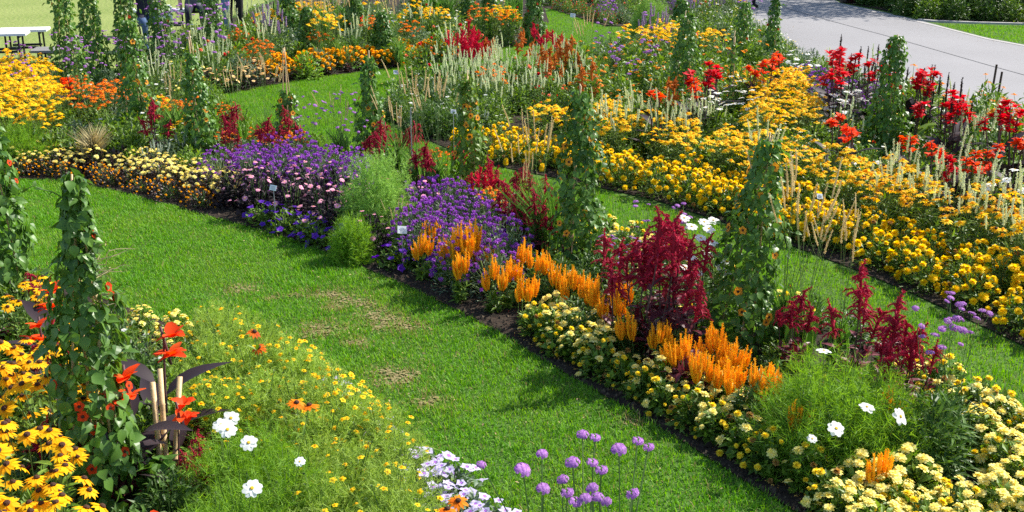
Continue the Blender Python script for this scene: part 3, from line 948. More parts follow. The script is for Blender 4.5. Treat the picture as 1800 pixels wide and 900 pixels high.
def ribbon(name, line, w, z, m, h=0.0, kind='structure'):
    """a strip w wide along a line, standing h high"""
    line = np.asarray(line, float)
    g = Geo()
    n = len(line)
    L, Rr = [], []
    for i in range(n):
        d = unit(line[min(i + 1, n - 1)] - line[max(i - 1, 0)])
        nn = np.array([-d[1], d[0]]) * w / 2
        L.append(line[i] + nn); Rr.append(line[i] - nn)
    V = []
    for zz in ((z, z + h) if h else (z,)):
        V += [(a[0], a[1], zz) for a in L] + [(a[0], a[1], zz) for a in Rr]
    F = []
    o = 2 * n if h else 0
    for i in range(n - 1):
        F += [(o + i, o + n + i, o + n + i + 1), (o + i, o + n + i + 1, o + i + 1)]
        if h:
            F += [(i, o + i, o + i + 1), (i, o + i + 1, i + 1), (n + i, o + n + i + 1, o + n + i), (n + i, n + i + 1, o + n + i + 1)]
    g.add(V, F)
    ob = bpy.data.objects.new(name, g.mesh(name, [m])); COL.objects.link(ob)
    ob['kind'] = kind
    return ob


JOINT = noise_mat('joint', (0.13, 0.128, 0.13), (0.2, 0.195, 0.195), None, 8, 60, 0.95, 0.3)
ribbon('path_joint', GP([(1330, -30), (1360, 8), (1440, 32), (1560, 64), (1740, 116), (1900, 160), (2200, 240)]), 0.022, 0.0105, JOINT)
ribbon('path_strip', GP([(1478, 9), (1560, 26), (1620, 40), (1650, 47), (1740, 70), (1800, 81), (1900, 100)]), 0.10, 0.0105, KERB)
ribbon('bed_kerb', GP([(1615, 36), (1640, 38.5), (1720, 41.5), (1800, 43.5), (2150, 54)]), 0.12, 0.0, KERB, 0.035)

# ------------------------------------------------------------------ grass blades (stuff)
GRASS = mat('grass_blade', (0.055, 0.20, 0.006), (0.195, 0.45, 0.03), 0.5, 0.38, 0.22, 0.0)
GRASS_DRY = mat('dry_blade', (0.30, 0.22, 0.08), (0.42, 0.33, 0.14), 0.7, 0.25, 0.2, 0.0)
# broad tone differences over the lawn (tired and lush turf)
for mm in (GRASS,):
    n, l = mm.node_tree.nodes, mm.node_tree.links
    hs = [q for q in n if q.type == 'HUE_SAT'][0]
    geo = n.new('ShaderNodeNewGeometry')
    nz = n.new('ShaderNodeTexNoise'); nz.inputs['Scale'].default_value = 1.7; nz.inputs['Detail'].default_value = 3
    l.new(geo.outputs['Position'], nz.inputs['Vector'])
    mr = n.new('ShaderNodeMapRange'); mr.inputs[1].default_value = 0.38; mr.inputs[2].default_value = 0.66
    l.new(nz.outputs['Fac'], mr.inputs[0])
    mx = n.new('ShaderNodeMix'); mx.data_type = 'RGBA'; mx.blend_type = 'MIX'
    src = hs.inputs['Color'].links[0].from_socket
    mul = n.new('ShaderNodeMix'); mul.data_type = 'RGBA'; mul.blend_type = 'MULTIPLY'; mul.inputs[0].default_value = 1
    mul.inputs[7].default_value = (1.35, 1.06, 1.6, 1)
    l.new(src, mul.inputs[6])
    l.new(src, mx.inputs[6]); l.new(mul.outputs[2], mx.inputs[7]); l.new(mr.outputs[0], mx.inputs[0])
    l.new(mx.outputs[2], hs.inputs['Color'])

PATCH = [(561, 519, .05), (580, 518, .045), (591, 520, .06), (603, 529, .06), (594, 540, .05), (629, 531, .06), (642, 538, .05), (658, 552, .06), (664, 560, .05), (673, 567, .06), (691, 563, .06), (671, 575, .05), (720, 575, .07), (562, 575, .06), (575, 582, .07), (555, 586, .05), (620, 603, .04), (637, 605, .035), (427, 508, .06), (702, 663, .07), (680, 655, .05), (690, 672, .05), (757, 706, .05), (720, 660, .04), (480, 525, .03), (1112, 742, .03), (520, 520, .03)]
PATCHW = [(*G(x, y), r) for x, y, r in PATCH]


def bad(P):
    b = np.zeros(len(P), bool)
    for k, poly in enumerate(BEDS + [PATH]):
        b |= inside_np(P, poly)
    return b


def grass(name, region, dens, hh, ww, segs, label):
    x0, y0 = region.min(0); x1, y1 = region.max(0)
    n = int((x1 - x0) * (y1 - y0) * dens)
    P = np.stack([rng.uniform(x0, x1, n), rng.uniform(y0, y1, n)], -1)
    P = P[inside_np(P, region)]
    P = P[~bad(P)]
    dry = np.zeros(len(P)); worn = np.zeros(len(P))
    for px, py, r in PATCHW:
        d2 = ((P - [px, py]) ** 2).sum(1)
        dry = np.maximum(dry, np.exp(-(d2 / (r * r)) ** 1.3)); worn = np.maximum(worn, np.exp(-d2 / (2.2 * r) ** 2))
    u = rng.uniform(0, 1, len(P))
    keep = u > dry * 0.55
    isdry = keep & (rng.uniform(0, 1, len(P)) < 0.035 + worn * 0.55)
    P3 = np.concatenate([P, np.zeros((len(P), 1))], 1)
    # height differences: clumpy turf
    cl = 0.8 + 0.25 * np.sin(P[:, 0] * 9 + 2 * np.sin(P[:, 1] * 5)) * np.sin(P[:, 1] * 8 + P[:, 0] * 3)
    for msk, m, nm in ((keep & ~isdry, GRASS, name), (isdry, GRASS_DRY, 'dry_' + name)):
        Q = P3[msk]; N = len(Q)
        if N < 10:
            continue
        a = rng.uniform(0, 6.28, N); ln = np.abs(rng.normal(0, 0.5, N))
        d = np.stack([np.cos(a) * np.sin(ln), np.sin(a) * np.sin(ln), np.cos(ln)], -1)
        up = np.stack([np.cos(a), np.sin(a), np.zeros(N)], -1) + rng.normal(0, 0.4, (N, 3))
        s = hh * rng.uniform(0.5, 1.2, N) * cl[msk] * (1 - 0.45 * dry[msk])
        if segs > 1:
            tp = (np.array([(-0.5, 0, 0), (0.5, 0, 0), (-0.4, 0.55, 0.06), (0.4, 0.55, 0.06), (0, 1, 0.3)], float), np.array([(0, 1, 3), (0, 3, 2), (2, 3, 4)]))
        else:
            tp = THREAD
        g = Geo()
        g.scatter(tp, frames(d, up, np.stack([np.full(N, ww), s, s], -1)), Q)
        o = bpy.data.objects.new(nm, g.mesh(nm, [m])); COL.objects.link(o)
        tag(o, label if nm == name else label.replace('green', 'straw coloured'), 'grass', None, 'stuff')


LAWN_A = GP([(-220, 312), (45, 312), (130, 318), (210, 336), (400, 386), (590, 448), (790, 536), (960, 634), (1130, 731), (1300, 838), (1420, 915), (1520, 990), (900, 1010), (820, 900), (650, 765), (400, 640), (200, 548), (45, 490), (-220, 470)])
LAWN_B1 = GP([(380, 168), (600, 128), (800, 103), (1000, 130), (760, 145), (660, 195), (700, 230), (850, 292), (1060, 336), (1290, 402), (1400, 440), (1600, 520), (1800, 615), (1960, 700), (2000, 880), (1800, 755), (1640, 665), (1350, 524), (1080, 422), (850, 344), (560, 280), (400, 230)])
grass('lawn_grass', LAWN_A, 10000, 0.042, 0.0045, 2, 'short green mown grass of the lawn strip in front of the middle bed')
grass('lawn_grass', LAWN_B1, 5500, 0.042, 0.006, 1, 'short green mown grass of the lawn strip behind the middle bed')
grass('lawn_grass', GP([(930, 66), (965, 14), (1010, 30), (1065, 48), (1130, 52), (1240, 30), (1180, 62), (1080, 100), (1000, 125), (900, 136), (800, 110)]), 1800, 0.04, 0.009, 1, 'short green grass of the narrow strip before the corner bed')
grass('lawn_grass', GP([(1646, 43), (1800, 46), (2050, 56), (2050, 120), (1800, 78), (1740, 67)]), 1200, 0.05, 0.012, 1, 'short green grass of the verge beyond the grey path')


# worn spots where bare earth shows through the turf: many small flakes, thinning out towards the rim
for k, (x, y, r) in enumerate(PATCHW):
    g = Geo()
    n = int(900 * r)
    q = rng.normal(0, 0.7 * r, (n, 2)) * [1.3, 1.0]
    sz = rng.uniform(0.004, 0.013, n)
    a = rng.uniform(0, 6.28, (n, 6)).cumsum(1) * 0 + np.linspace(0, 2 * math.pi, 6, endpoint=False)[None] + rng.uniform(-0.3, 0.3, (n, 6))
    rr = sz[:, None] * rng.uniform(0.6, 1.3, (n, 6))
    z = 0.0015 + np.arange(n) / n * 0.009
    V = np.stack([q[:, :1] + rr * np.cos(a), q[:, 1:] + rr * np.sin(a), np.repeat(z[:, None], 6, 1)], -1).reshape(-1, 3)
    F = np.array([(0, 1, 2), (0, 2, 3), (0, 3, 4), (0, 4, 5)])
    F = (F[None] + (np.arange(n) * 6)[:, None, None]).reshape(-1, 3)
    g.add(V, F)
    o = bpy.data.objects.new('bare_earth', g.mesh('bare_earth', [BARE])); COL.objects.link(o)
    o.location = (x, y, 0); o['kind'] = 'stuff'

# crumbs of soil, small stones and fallen petals on the bare margin of the beds
g = Geo()
CL = (np.array([(1, 0, 0), (-0.5, 0.87, 0), (-0.5, -0.87, 0), (0.1, 0.1, 0.9)], float), np.array([(0, 1, 3), (1, 2, 3), (2, 0, 3)]))


def band_pts(line, d0, d1, n):
    line = np.asarray(line, float)
    seg = np.linalg.norm(np.diff(line, axis=0), axis=1)
    cum = np.concatenate([[0], np.cumsum(seg)])
    t = rng.uniform(0, cum[-1], n)
    i = np.clip(np.searchsorted(cum, t) - 1, 0, len(seg) - 1)
    f = ((t - cum[i]) / seg[i])[:, None]
    p = line[i] * (1 - f) + line[i + 1] * f
    d = unit(line[i + 1] - line[i])
    nn = np.stack([-d[:, 1], d[:, 0]], -1)
    return p + nn * rng.uniform(d0, d1, n)[:, None]


edge_m = GP(M_FRONT)
P = band_pts(edge_m, 0.0, 0.3, 5200)
P = np.concatenate([P, band_pts(GP(R_FRONT), 0.0, 0.25, 2500)])
N = len(P)
s = rng.gamma(2.0, 0.0032, N)
g.scatter(CL, frames(rdir(N) * [1, 1, 0.15], [0, 0, 1], s), np.concatenate([P, np.full((N, 1), 0.0085)], 1))
o = bpy.data.objects.new('soil_crumbs', g.mesh('soil_crumbs', [mat('crumb', (0.02, 0.014, 0.009), (0.10, 0.075, 0.05), 0.95)])); COL.objects.link(o)
tag(o, 'dark crumbs of soil along the bare margin of the beds', 'soil', None, 'stuff')
g = Geo()
P = band_pts(GP([(880, 590), (960, 640), (1050, 690), (1130, 735), (1220, 790), (1300, 842), (1400, 902), (1500, 975)]), 0.06, 0.34, 750)
N = len(P)
g.scatter(LEAF, frames(rdir(N) * [1, 1, 0.1], [0, 0, 1] + rng.normal(0, 0.2, (N, 3)), rng.uniform(0.008, 0.018, N)), np.concatenate([P, np.full((N, 1), 0.016)], 1))
o = bpy.data.objects.new('fallen_petals', g.mesh('fallen_petals', [mat('fallen_petal', (0.55, 0.25, 0.03), (0.75, 0.5, 0.12), 0.8)])); COL.objects.link(o)
tag(o, 'fallen yellow petals lying on the dark soil margin', 'petals', None, 'stuff')
# small litter: blown petals and leaf bits on the lawn and at the rims of the path
g = Geo()
Q = np.stack([rng.uniform(-4, 4, 1500), rng.uniform(4.5, 10.5, 1500)], -1)
Q = Q[inside_np(Q, LAWN_A) & ~bad(Q)][:420]
E = band_pts(GP([(1305, 5), (1340, 48), (1405, 98), (1505, 148), (1605, 186), (1705, 218), (1805, 248), (2060, 318)]), 0.0, 0.7, 420)
E2 = band_pts(GP([(1478, 9), (1560, 26), (1650, 47), (1740, 70), (1800, 81), (1900, 100)]), -0.5, 0.0, 200)
P = np.concatenate([np.concatenate([Q, np.full((len(Q), 1), 0.022)], 1), np.concatenate([E, np.full((len(E), 1), 0.014)], 1), np.concatenate([E2, np.full((len(E2), 1), 0.014)], 1)])
N = len(P)
g.scatter(LEAF, frames(rdir(N) * [1, 1, 0.1], [0, 0, 1] + rng.normal(0, 0.25, (N, 3)), rng.uniform(0.008, 0.026, N)), P)
o = bpy.data.objects.new('leaf_litter', g.mesh('leaf_litter', [mat('litter', (0.16, 0.10, 0.05), (0.55, 0.42, 0.2), 0.8)])); COL.objects.link(o)
tag(o, 'small dry leaf bits and petals blown over lawn and path rim', 'litter', None, 'stuff')

# ------------------------------------------------------------------ planting
# kind of plant -> (object name, category, how it looks, half width of one flower in metres)
SP = {
    'rudbeckia': ('rudbeckia_plant', 'coneflower', 'brown centred yellow coneflower', 0.045),
    'rudbeckia_band': ('yellow_daisy_plant', 'yellow daisy', 'yellow daisy plant covered in open flowers', 0.043),
    'rudbeckia_gold': ('golden_daisy_plant', 'golden daisy', 'golden orange daisy plant on upright stems', 0.043),
    'rudbeckia_far': ('yellow_daisy_plant', 'yellow daisy', 'dense yellow daisy plant', 0.04),
    'bicolor': ('orange_daisy_plant', 'orange daisy', 'large orange daisy with dark centre', 0.05),
    'mahogany': ('mahogany_daisy_plant', 'red daisy', 'dark red orange daisy with drooping petals', 0.05),
    'helenium': ('helenium_plant', 'helenium', 'rusty orange helenium plant', 0.03),
    'marigold': ('marigold_plant', 'marigold', 'golden pompom marigold plant', 0.028),
    'lantana': ('lantana_plant', 'lantana', 'low bright yellow lantana plant', 0.018),
    'cream': ('cream_marigold_plant', 'cream marigold', 'low cream marigold plant', 0.025),
    'cream_lemon': ('pale_marigold_plant', 'pale marigold', 'mixed cream and yellow marigold', 0.022),
    'cream_bronze': ('cream_flower_plant', 'cream flower', 'cream flowered plant over bronze leaves', 0.022),
    'bronze_orange': ('bronze_leaf_plant', 'bronze plant', 'small bronze leaved plant with tiny orange flowers', 0.008),
    'celosia': ('celosia_plant', 'celosia', 'orange plumed celosia', 0.05),
    'celosia_small': ('celosia_plant', 'celosia', 'small orange plumed celosia', 0.05),
    'amaranth': ('amaranth_plant', 'amaranth', 'crimson amaranth with plumes and maroon leaves', 0.07),
    'cherry': ('cherry_plume_plant', 'cherry plume', 'cherry red plumed plant', 0.06),
    'rust': ('rust_plume_plant', 'rust plume', 'rust orange plumed amaranth', 0.06),
    'verbena': ('verbena_plant', 'verbena', 'tall thin stemmed lilac verbena', 0.02),
    'spike': ('cream_spike_plant', 'spike flower', 'plant with upright cream green flower spikes', 0.02),
    'mauve': ('mauve_spike_plant', 'mauve flower', 'hazy mauve spiked plant', 0.012),
    'silver': ('silver_salvia_plant', 'silver plant', 'grey green plant with small silvery spikes', 0.012),
    'foxtail': ('foxtail_grass', 'grass clump', 'foxtail grass clump with straw seed heads', 0.03),
    'foxtail_tall': ('foxtail_grass', 'grass clump', 'tall foxtail grass with long straw seed heads', 0.03),
    'grass_clump': ('arching_grass', 'grass clump', 'arching grey green grass clump', 0.03),
    'grass_blond': ('feather_grass', 'grass clump', 'fine blond feather grass tuft', 0.03),
    'canna_red': ('canna_plant', 'canna', 'red canna with dark leaves', 0.07),
    'canna_orange': ('canna_plant', 'canna', 'orange red canna with dark leaves', 0.07),
    'canna_near': ('canna_plant', 'canna', 'orange red canna with dark leaves', 0.07),
    'canna_green': ('canna_plant', 'canna', 'red canna with green leaves', 0.07),
    'cosmos_fern': ('cosmos_plant', 'cosmos', 'bright green feathery cosmos bush', 0.036),
    'feather_tall': ('feathery_shrub', 'feathery shrub', 'rounded pale green feathery shrub', 0.03),
    'feather_small': ('feathery_shrub', 'feathery shrub', 'small round pale green feathery shrub', 0.03),
    'feather_fine': ('cosmos_plant', 'cosmos', 'airy feathery cosmos with a few white flowers', 0.036),
    'tagetes': ('signet_marigold_plant', 'signet marigold', 'feathery signet marigold mound', 0.011),
    'white_cosmos': ('white_cosmos_plant', 'cosmos', 'white flowered cosmos', 0.036),
    'petunia': ('petunia_plant', 'petunia', 'deep violet petunia plant', 0.03),
    'petunia_pale': ('petunia_plant', 'petunia', 'white and lavender petunia plant', 0.03),
    'dahlia_pink': ('dark_dahlia_plant', 'dahlia', 'black leaved dahlia with pink flowers', 0.027),
    'dahlia_apricot': ('dark_dahlia_plant', 'dahlia', 'dark leaved dahlia with apricot flowers', 0.034),
    'gomphrena': ('purple_flower_plant', 'purple flower', 'bushy purple flowered plant', 0.013),
    'farmar': ('orange_marigold_plant', 'orange marigold', 'orange yellow edging marigold', 0.03),
    'achillea': ('achillea_plant', 'achillea', 'bright yellow flat headed achillea', 0.03),
    'bush_mid': ('leafy_plant', 'leafy plant', 'mid green leafy plant', 0.0),
    'bush_dark': ('dark_leafy_plant', 'dark foliage', 'dark green leafy plant', 0.0),
    'bush_lime': ('lime_leafy_plant', 'lime foliage', 'yellow green leafy plant', 0.0),
    'bush_grey': ('grey_leafy_plant', 'grey foliage', 'grey green narrow leaved plant', 0.0),
    'bush_speck': ('mixed_zinnia_plant', 'zinnia', 'leafy plant dotted with red and salmon flowers', 0.025),
    'bush_white': ('white_flower_plant', 'white flower', 'leafy plant dotted with small white flowers', 0.02),
    'tithonia': ('orange_flower_bush', 'orange flower', 'broad leaved bush with orange daisy flowers', 0.035),
    'zinnia_red': ('red_zinnia_plant', 'zinnia', 'leafy plant with round red flowers', 0.027),
    'millet': ('black_millet_plant', 'millet', 'ornamental millet with upright black spikes', 0.03),
    'bush_leafy': ('long_leaf_plant', 'long leaf', 'dark green plant with long narrow leaves', 0.0),
    'bronze_bush': ('bronze_leafy_plant', 'bronze plant', 'low bronze leaved plant', 0.0),
    'maroon_bush': ('maroon_leafy_plant', 'maroon plant', 'broad maroon leaved plant', 0.0),
}


def put(kind, x, y, where, s=1.0, group=None, rz=None, sv=0.1):
    if not any(inside((x, y), b) for b in BEDS):
        return None
    nm, cat, look, hr = SP[kind]
    Z = math.hypot(y, H)
    detail = hr * 2 * FPX / Z >= 8.5
    return place(kind, x, y, nm, look + ' ' + where, cat, group or (cat + ' plants ' + where), s * random.uniform(1 - sv, 1 + sv), rz, detail)


def poisson(poly, spacing, tries=30):
    poly = np.asarray(poly)
    x0, y0 = poly.min(0); x1, y1 = poly.max(0)
    n = int((x1 - x0) * (y1 - y0) / spacing ** 2 * tries) + 50
    C = np.stack([rng.uniform(x0, x1, n), rng.uniform(y0, y1, n)], -1)
    C = C[inside_np(C, poly)]
    grid = {}
    out = []
    for p in C:
        k = (int(p[0] // spacing), int(p[1] // spacing))
        ok = True
        for i in (-1, 0, 1):
            for j in (-1, 0, 1):
                for q in grid.get((k[0] + i, k[1] + j), ()):
                    if (q[0] - p[0]) ** 2 + (q[1] - p[1]) ** 2 < spacing * spacing:
                        ok = False
        if ok:
            grid.setdefault(k, []).append(p); out.append(p)
    return out


TAKEN = []          # (x, y, r) kept free for hero plants and canes


def free(p, m=0.0):
    return all((p[0] - x) ** 2 + (p[1] - y) ** 2 > (r + m) ** 2 for x, y, r in TAKEN)


def drift(pts, z, spacing, mix, where, s=1.0):
    """fill the outline of a flower mass (its tops at height z) with plants from mix = [(kind, weight)]"""
    W = np.array([w for _, w in mix], float); W /= W.sum()
    for p in poisson(GP(pts, z), spacing):
        if free(p):
            k = mix[rng.choice(len(mix), p=W)][0]
            put(k, p[0], p[1], where, s)


def sub(line, x0, x1):
    """the stretch of a picture polyline between two x values"""
    xs = [p[0] for p in line]; ys = [p[1] for p in line]
    X = np.arange(x0, x1 + 1, 12.0)
    return [(x, float(np.interp(x, xs, ys))) for x in X]


def band(line, x0, x1, d0, d1, spacing, mix, where, s=1.0):
    L = GP(sub(line, x0, x1))
    n = len(L)
    d = np.array([unit(L[min(i + 1, n - 1)] - L[max(i - 1, 0)]) for i in range(n)])
    nn = np.stack([-d[:, 1], d[:, 0]], -1)
    A, B = L + nn * d0, L + nn * d1
    poly = np.concatenate([A, B[::-1]])
    W = np.array([w for _, w in mix], float); W /= W.sum()
    for p in poisson(poly, spacing):
        if free(p):
            put(mix[rng.choice(len(mix), p=W)][0], p[0], p[1], where, s)


def one(kind, px, py, z, where, s=1.0, look=None, keep=0.0, rz=None):
    x, y = G(px, py, z)
    r = put(kind, x, y, where, s, None, rz, 0.0)
    if r is not None and look:
        r['label'] = look
        if 'group' in r: del r['group']
    if r is not None and keep:
        TAKEN.append((x, y, keep))
    return r


# ------------------------------------------------------------------ climbing plants on bamboo canes
def mk_leafmesh(k):
    g = Geo(); V, F = HEART
    V = V.copy(); V[:, 2] += 0.05 * np.sin(V[:, 1] * 5 + k) * V[:, 0] * 2
    g.add(V, F)
    return g.mesh('vine_leaf', [LV], True)


VLEAF = [mk_leafmesh(k) for k in range(3)]


def cane(g, a, b, r0=0.007, r1=0.005, m=0):
    a, b = np.asarray(a, float), np.asarray(b, float)
    L = np.linalg.norm(b - a)
    n = max(3, int(L / 0.16))
    pts, rad = [], []
    for i in range(n + 1):
        t = i / n
        r = r0 + (r1 - r0) * t
        p = a + (b - a) * t
        u = (b - a) / L
        if 0 < i < n:
            pts += [p - u * 0.006, p, p + u * 0.006]; rad += [r, r * 1.18, r]
        else:
            pts.append(p); rad.append(r)
    tube(g, pts, rad, 7, m)


def tepee(px, py, h, r0, label, nl=650, L=0.056, nf=10, fl='thunbergia', single=0, ext=0.0, lean=(0, 0), ncane=3, r1=0.035, outcane=True, leafmat=None, thin=1.0, step=None):
    x, y = G(px, py)
    TAKEN.append((x, y, r0 * 0.9))
    root = empty('vine_tepee', x, y)
    tag(root, label, 'climbing plant', 'vines climbing bamboo tepees')
    ax = np.array([lean[0], lean[1], 0.0])
    a0 = rng.uniform(0, 6.28)
    for k in range(ncane):
        g = Geo()
        t = a0 + 2 * math.pi * k / ncane
        o = np.array([math.cos(t), math.sin(t), 0])
        q = 1.12 if (outcane and o[1] < -0.2) else 0.75
        top = ax + np.array([0, 0, h + ext]) - o * 0.02 * (1 if ext else 0) + rng.normal(0, 0.008, 3) + o * 0.012
        cane(g, o * r0 * q + [0, 0, -0.05], top + [0, 0, rng.uniform(-0.04, 0.06)])
        part('bamboo_cane', g.mesh('bamboo_cane', [CANE], True), root)
    n = int(nl * 1.9)
    t = rng.uniform(0, 1, n) ** 1.2
    th = rng.uniform(0, 6.28, n)
    bulge = 1 + rng.uniform(0.1, 0.26) * np.sin(t * 11 + th * 2 + a0) + 0.12 * np.sin(t * 23 - th)
    rr = (r0 * (1 - t) ** 0.75 + r1) * bulge * (0.62 + 0.52 * rng.uniform(0, 1, n) ** 0.6) * thin
    o = np.stack([np.cos(th), np.sin(th), np.zeros(n)], -1)
    if step:
        rr = np.where(t > step, rr * 0.62, rr)
    stray = rng.uniform(0, 1, n) < 0.07
    rr = np.where(stray, rr * rng.uniform(1.15, 1.55, n), rr)
    p = o * rr[:, None] + ax * t[:, None] + np.stack([np.zeros(n)] * 2 + [t * h], -1)
    p[:, 2] += 0.03
    d = unit(o * rng.uniform(0.1, 0.8, n)[:, None] + np.stack([np.zeros(n), np.zeros(n), -rng.uniform(0.2, 1.1, n)], -1) + rng.normal(0, 0.35, (n, 3)))
    up = unit(o * 0.9 + [0, 0, 0.55] + rng.normal(0, 0.28, (n, 3)))
    s = L * rng.uniform(0.55, 1.25, n) * (1 - 0.25 * t)
    fr = frames(d, up)
    order = np.argsort(-(rr / (r0 * (1 - t) ** 0.75 + r1)) + 0.8 * o[:, 1])
    mine = set(order[:single].tolist())
    for i in mine:
        part('vine_leaf', VLEAF[i % 3], root, p[i], Matrix(fr[i].tolist()).to_euler(), float(s[i]))
    rest = np.array([i for i in range(n) if i not in mine])
    g = Geo()
    g.scatter(HEART, fr[rest] * s[rest][:, None, None], p[rest], 0)
    # twining stems
    for k in range(4):
        tt = np.linspace(0, 0.97, 22)
        a = a0 + k * 1.7 + tt * 9
        q = (r0 * (1 - tt) ** 0.75 + r1) * 0.7 * thin
        tube(g, np.stack([np.cos(a) * q + ax[0] * tt, np.sin(a) * q + ax[1] * tt, tt * h], -1), 0.003, 3, 1, False)
    part('foliage', g.mesh('vine_foliage', [leafmat or LV, ST]), root, kind='stuff')
    for k in range(nf):
        tt = rng.uniform(0.08, 0.95); a = rng.uniform(math.pi * 0.9, math.pi * 2.15)
        q = (r0 * (1 - tt) ** 0.75 + r1) * 1.24 * thin * (0.66 if step and tt > step else 1)
        oo = np.array([math.cos(a), math.sin(a), 0.25])
        part('flower', random.choice(HD[fl]), root, oo * [q, q, 0] + ax * tt + [0, 0, tt * h], euler_to(unit(oo + [0, -0.2, 0.1]), random.uniform(0, 6)), rng.uniform(0.95, 1.25))
    g = Geo()
    for k in range(5):                                   # loose shoots feeling for a hold
        tt = rng.uniform(0.35, 1.0); a = rng.uniform(0, 6.28)
        q = (r0 * (1 - tt) ** 0.75 + r1) * thin
        oo = np.array([math.cos(a), math.sin(a), 0])
        b = oo * q * 0.8 + ax * tt + [0, 0, tt * h]
        ln = rng.uniform(0.07, 0.17)
        u = np.linspace(0, 1, 6)[:, None]
        pts = b + oo * ln * u + np.array([0, 0, 1]) * ln * (0.9 * u - 0.75 * u * u) + rng.normal(0, 0.004, (6, 3))
        tube(g, pts, np.linspace(0.0028, 0.0012, 6), 3, 1, False)
        nn = 5
        g.scatter(HEART, frames(unit(oo + rng.normal(0, 0.6, (nn, 3))), unit(np.array([0, 0, 1]) + rng.normal(0, 0.4, (nn, 3))), L * rng.uniform(0.35, 0.75, nn)), pts[1:], 0)
    part('shoots', g.mesh('vine_shoots', [LY if random.random() < 0.4 else (leafmat or LV), ST]), root, kind='stuff')
    return root


T = tepee
tA = T(176, 912, 1.52, 0.125, 'large leafy vine column with red flowers in the near left corner', 900, 0.06, 20, 'thunbergia_red', 290, 0.0, (0.06, 0.0), 3, 0.05, step=0.74)
T(22, 575, 1.6, 0.13, 'vine column with red flowers at the left edge beside the front lawn', 800, 0.062, 10, 'thunbergia_red', 200, 0.05, (0, 0), 3, 0.05)
T(1290, 612, 1.24, 0.17, 'leaning vine column with orange flowers beside the crimson amaranth', 820, 0.055, 12, 'thunbergia', 200, 0.02, (0.14, 0.03), 3, 0.045)
T(1015, 472, 1.27, 0.15, 'vine column standing behind the orange celosia plumes', 820, 0.055, 11, 'thunbergia', 150, 0.03, (0, 0), 3, 0.045)
T(825, 378, 1.14, 0.125, 'vine column with pale leaves beside the purple flowers and celosia', 600, 0.055, 12, 'thunbergia', 0, 0.06, (0, 0), 3, 0.03, leafmat=LM)
T(655, 292, 1.06, 0.12, 'vine column behind the feathery shrub on the curved lawn edge', 560, 0.055, 9, 'thunbergia', 0, 0.03, (0.0, 0), 3, 0.03)
T(510, 278, 0.66, 0.12, 'short vine column with tall bare bamboo canes above it', 380, 0.055, 7, 'thunbergia', 0, 0.42, (0, 0), 3, 0.04)
T(360, 282, 1.06, 0.15, 'vine column with bamboo cane in front, left of the curved lawn', 600, 0.056, 8, 'thunbergia', 0, 0.22, (-0.05, 0), 3, 0.03)
T(250, 262, 1.32, 0.14, 'tall vine column between the rusty helenium and the curved lawn', 700, 0.058, 9, 'thunbergia', 0, 0.0, (-0.03, 0), 3, 0.04)
T(1545, 290, 1.24, 0.15, 'leafy green vine column among the red cannas by the path', 900, 0.055, 6, 'thunbergia_red', 0, 0.0, (0.05, 0), 3, 0.045)
T(1197, 212, 1.22, 0.17, 'dark vine column rising from the orange flower bushes', 760, 0.06, 7, 'thunbergia_red', 0, 0.0, (0.03, 0), 3, 0.05)
T(1300, 128, 1.0, 0.14, 'dark vine column near the path with a thin shoot on top', 480, 0.06, 4, 'thunbergia_red', 0, 0.12, (0.04, 0), 3, 0.05)
T(1355, 118, 1.05, 0.13, 'slender pointed vine column at the edge of the path', 480, 0.058, 4, 'thunbergia_red', 0, 0.0, (0.0, 0), 3, 0.02)
T(1282, 225, 0.95, 0.07, 'thin sparse vine on bare bamboo canes among white flowers', 130, 0.05, 3, 'thunbergia', 0, 0.1, (0, 0), 3, 0.02, thin=0.8)
for px, py, h, lab in ((128, 168, 1.6, 'tall dark vine column next to the white benches'), (170, 150, 1.55, 'second dark vine column from the white benches'), (232, 148, 1.6, 'dark vine column beside the person with the white bag'),
                       (290, 132, 1.4, 'dark vine column just right of the person with the white bag'), (378, 112, 1.25, 'vine column in front of the person in blue jeans'),
                       (512, 82, 0.95, 'dark vine column in the far bed under the yellow daisies'), (545, 112, 0.85, 'sparse vine column with bamboo cane in the far bed'), (625, 80, 0.9, 'dark narrow vine column beside red flowers in the far bed'),
                       (675, 112, 0.78, 'dark narrow vine column behind the orange marigold edging'), (735, 75, 0.9, 'vine column in the middle of the far bed'), (825, 66, 0.85, 'left one of two round vine columns behind the cherry plumes'),
                       (860, 62, 0.85, 'right one of two round vine columns behind the cherry plumes'), (938, 78, 0.9, 'vine column at the right end of the far bed'), (1195, 78, 0.75, 'pointed vine column behind the dark one near the corner bed')):
    T(px, py, h, 0.15, lab, 640, 0.066, 3, 'thunbergia_red', 0, 0.03, (0, 0), 3, 0.05)

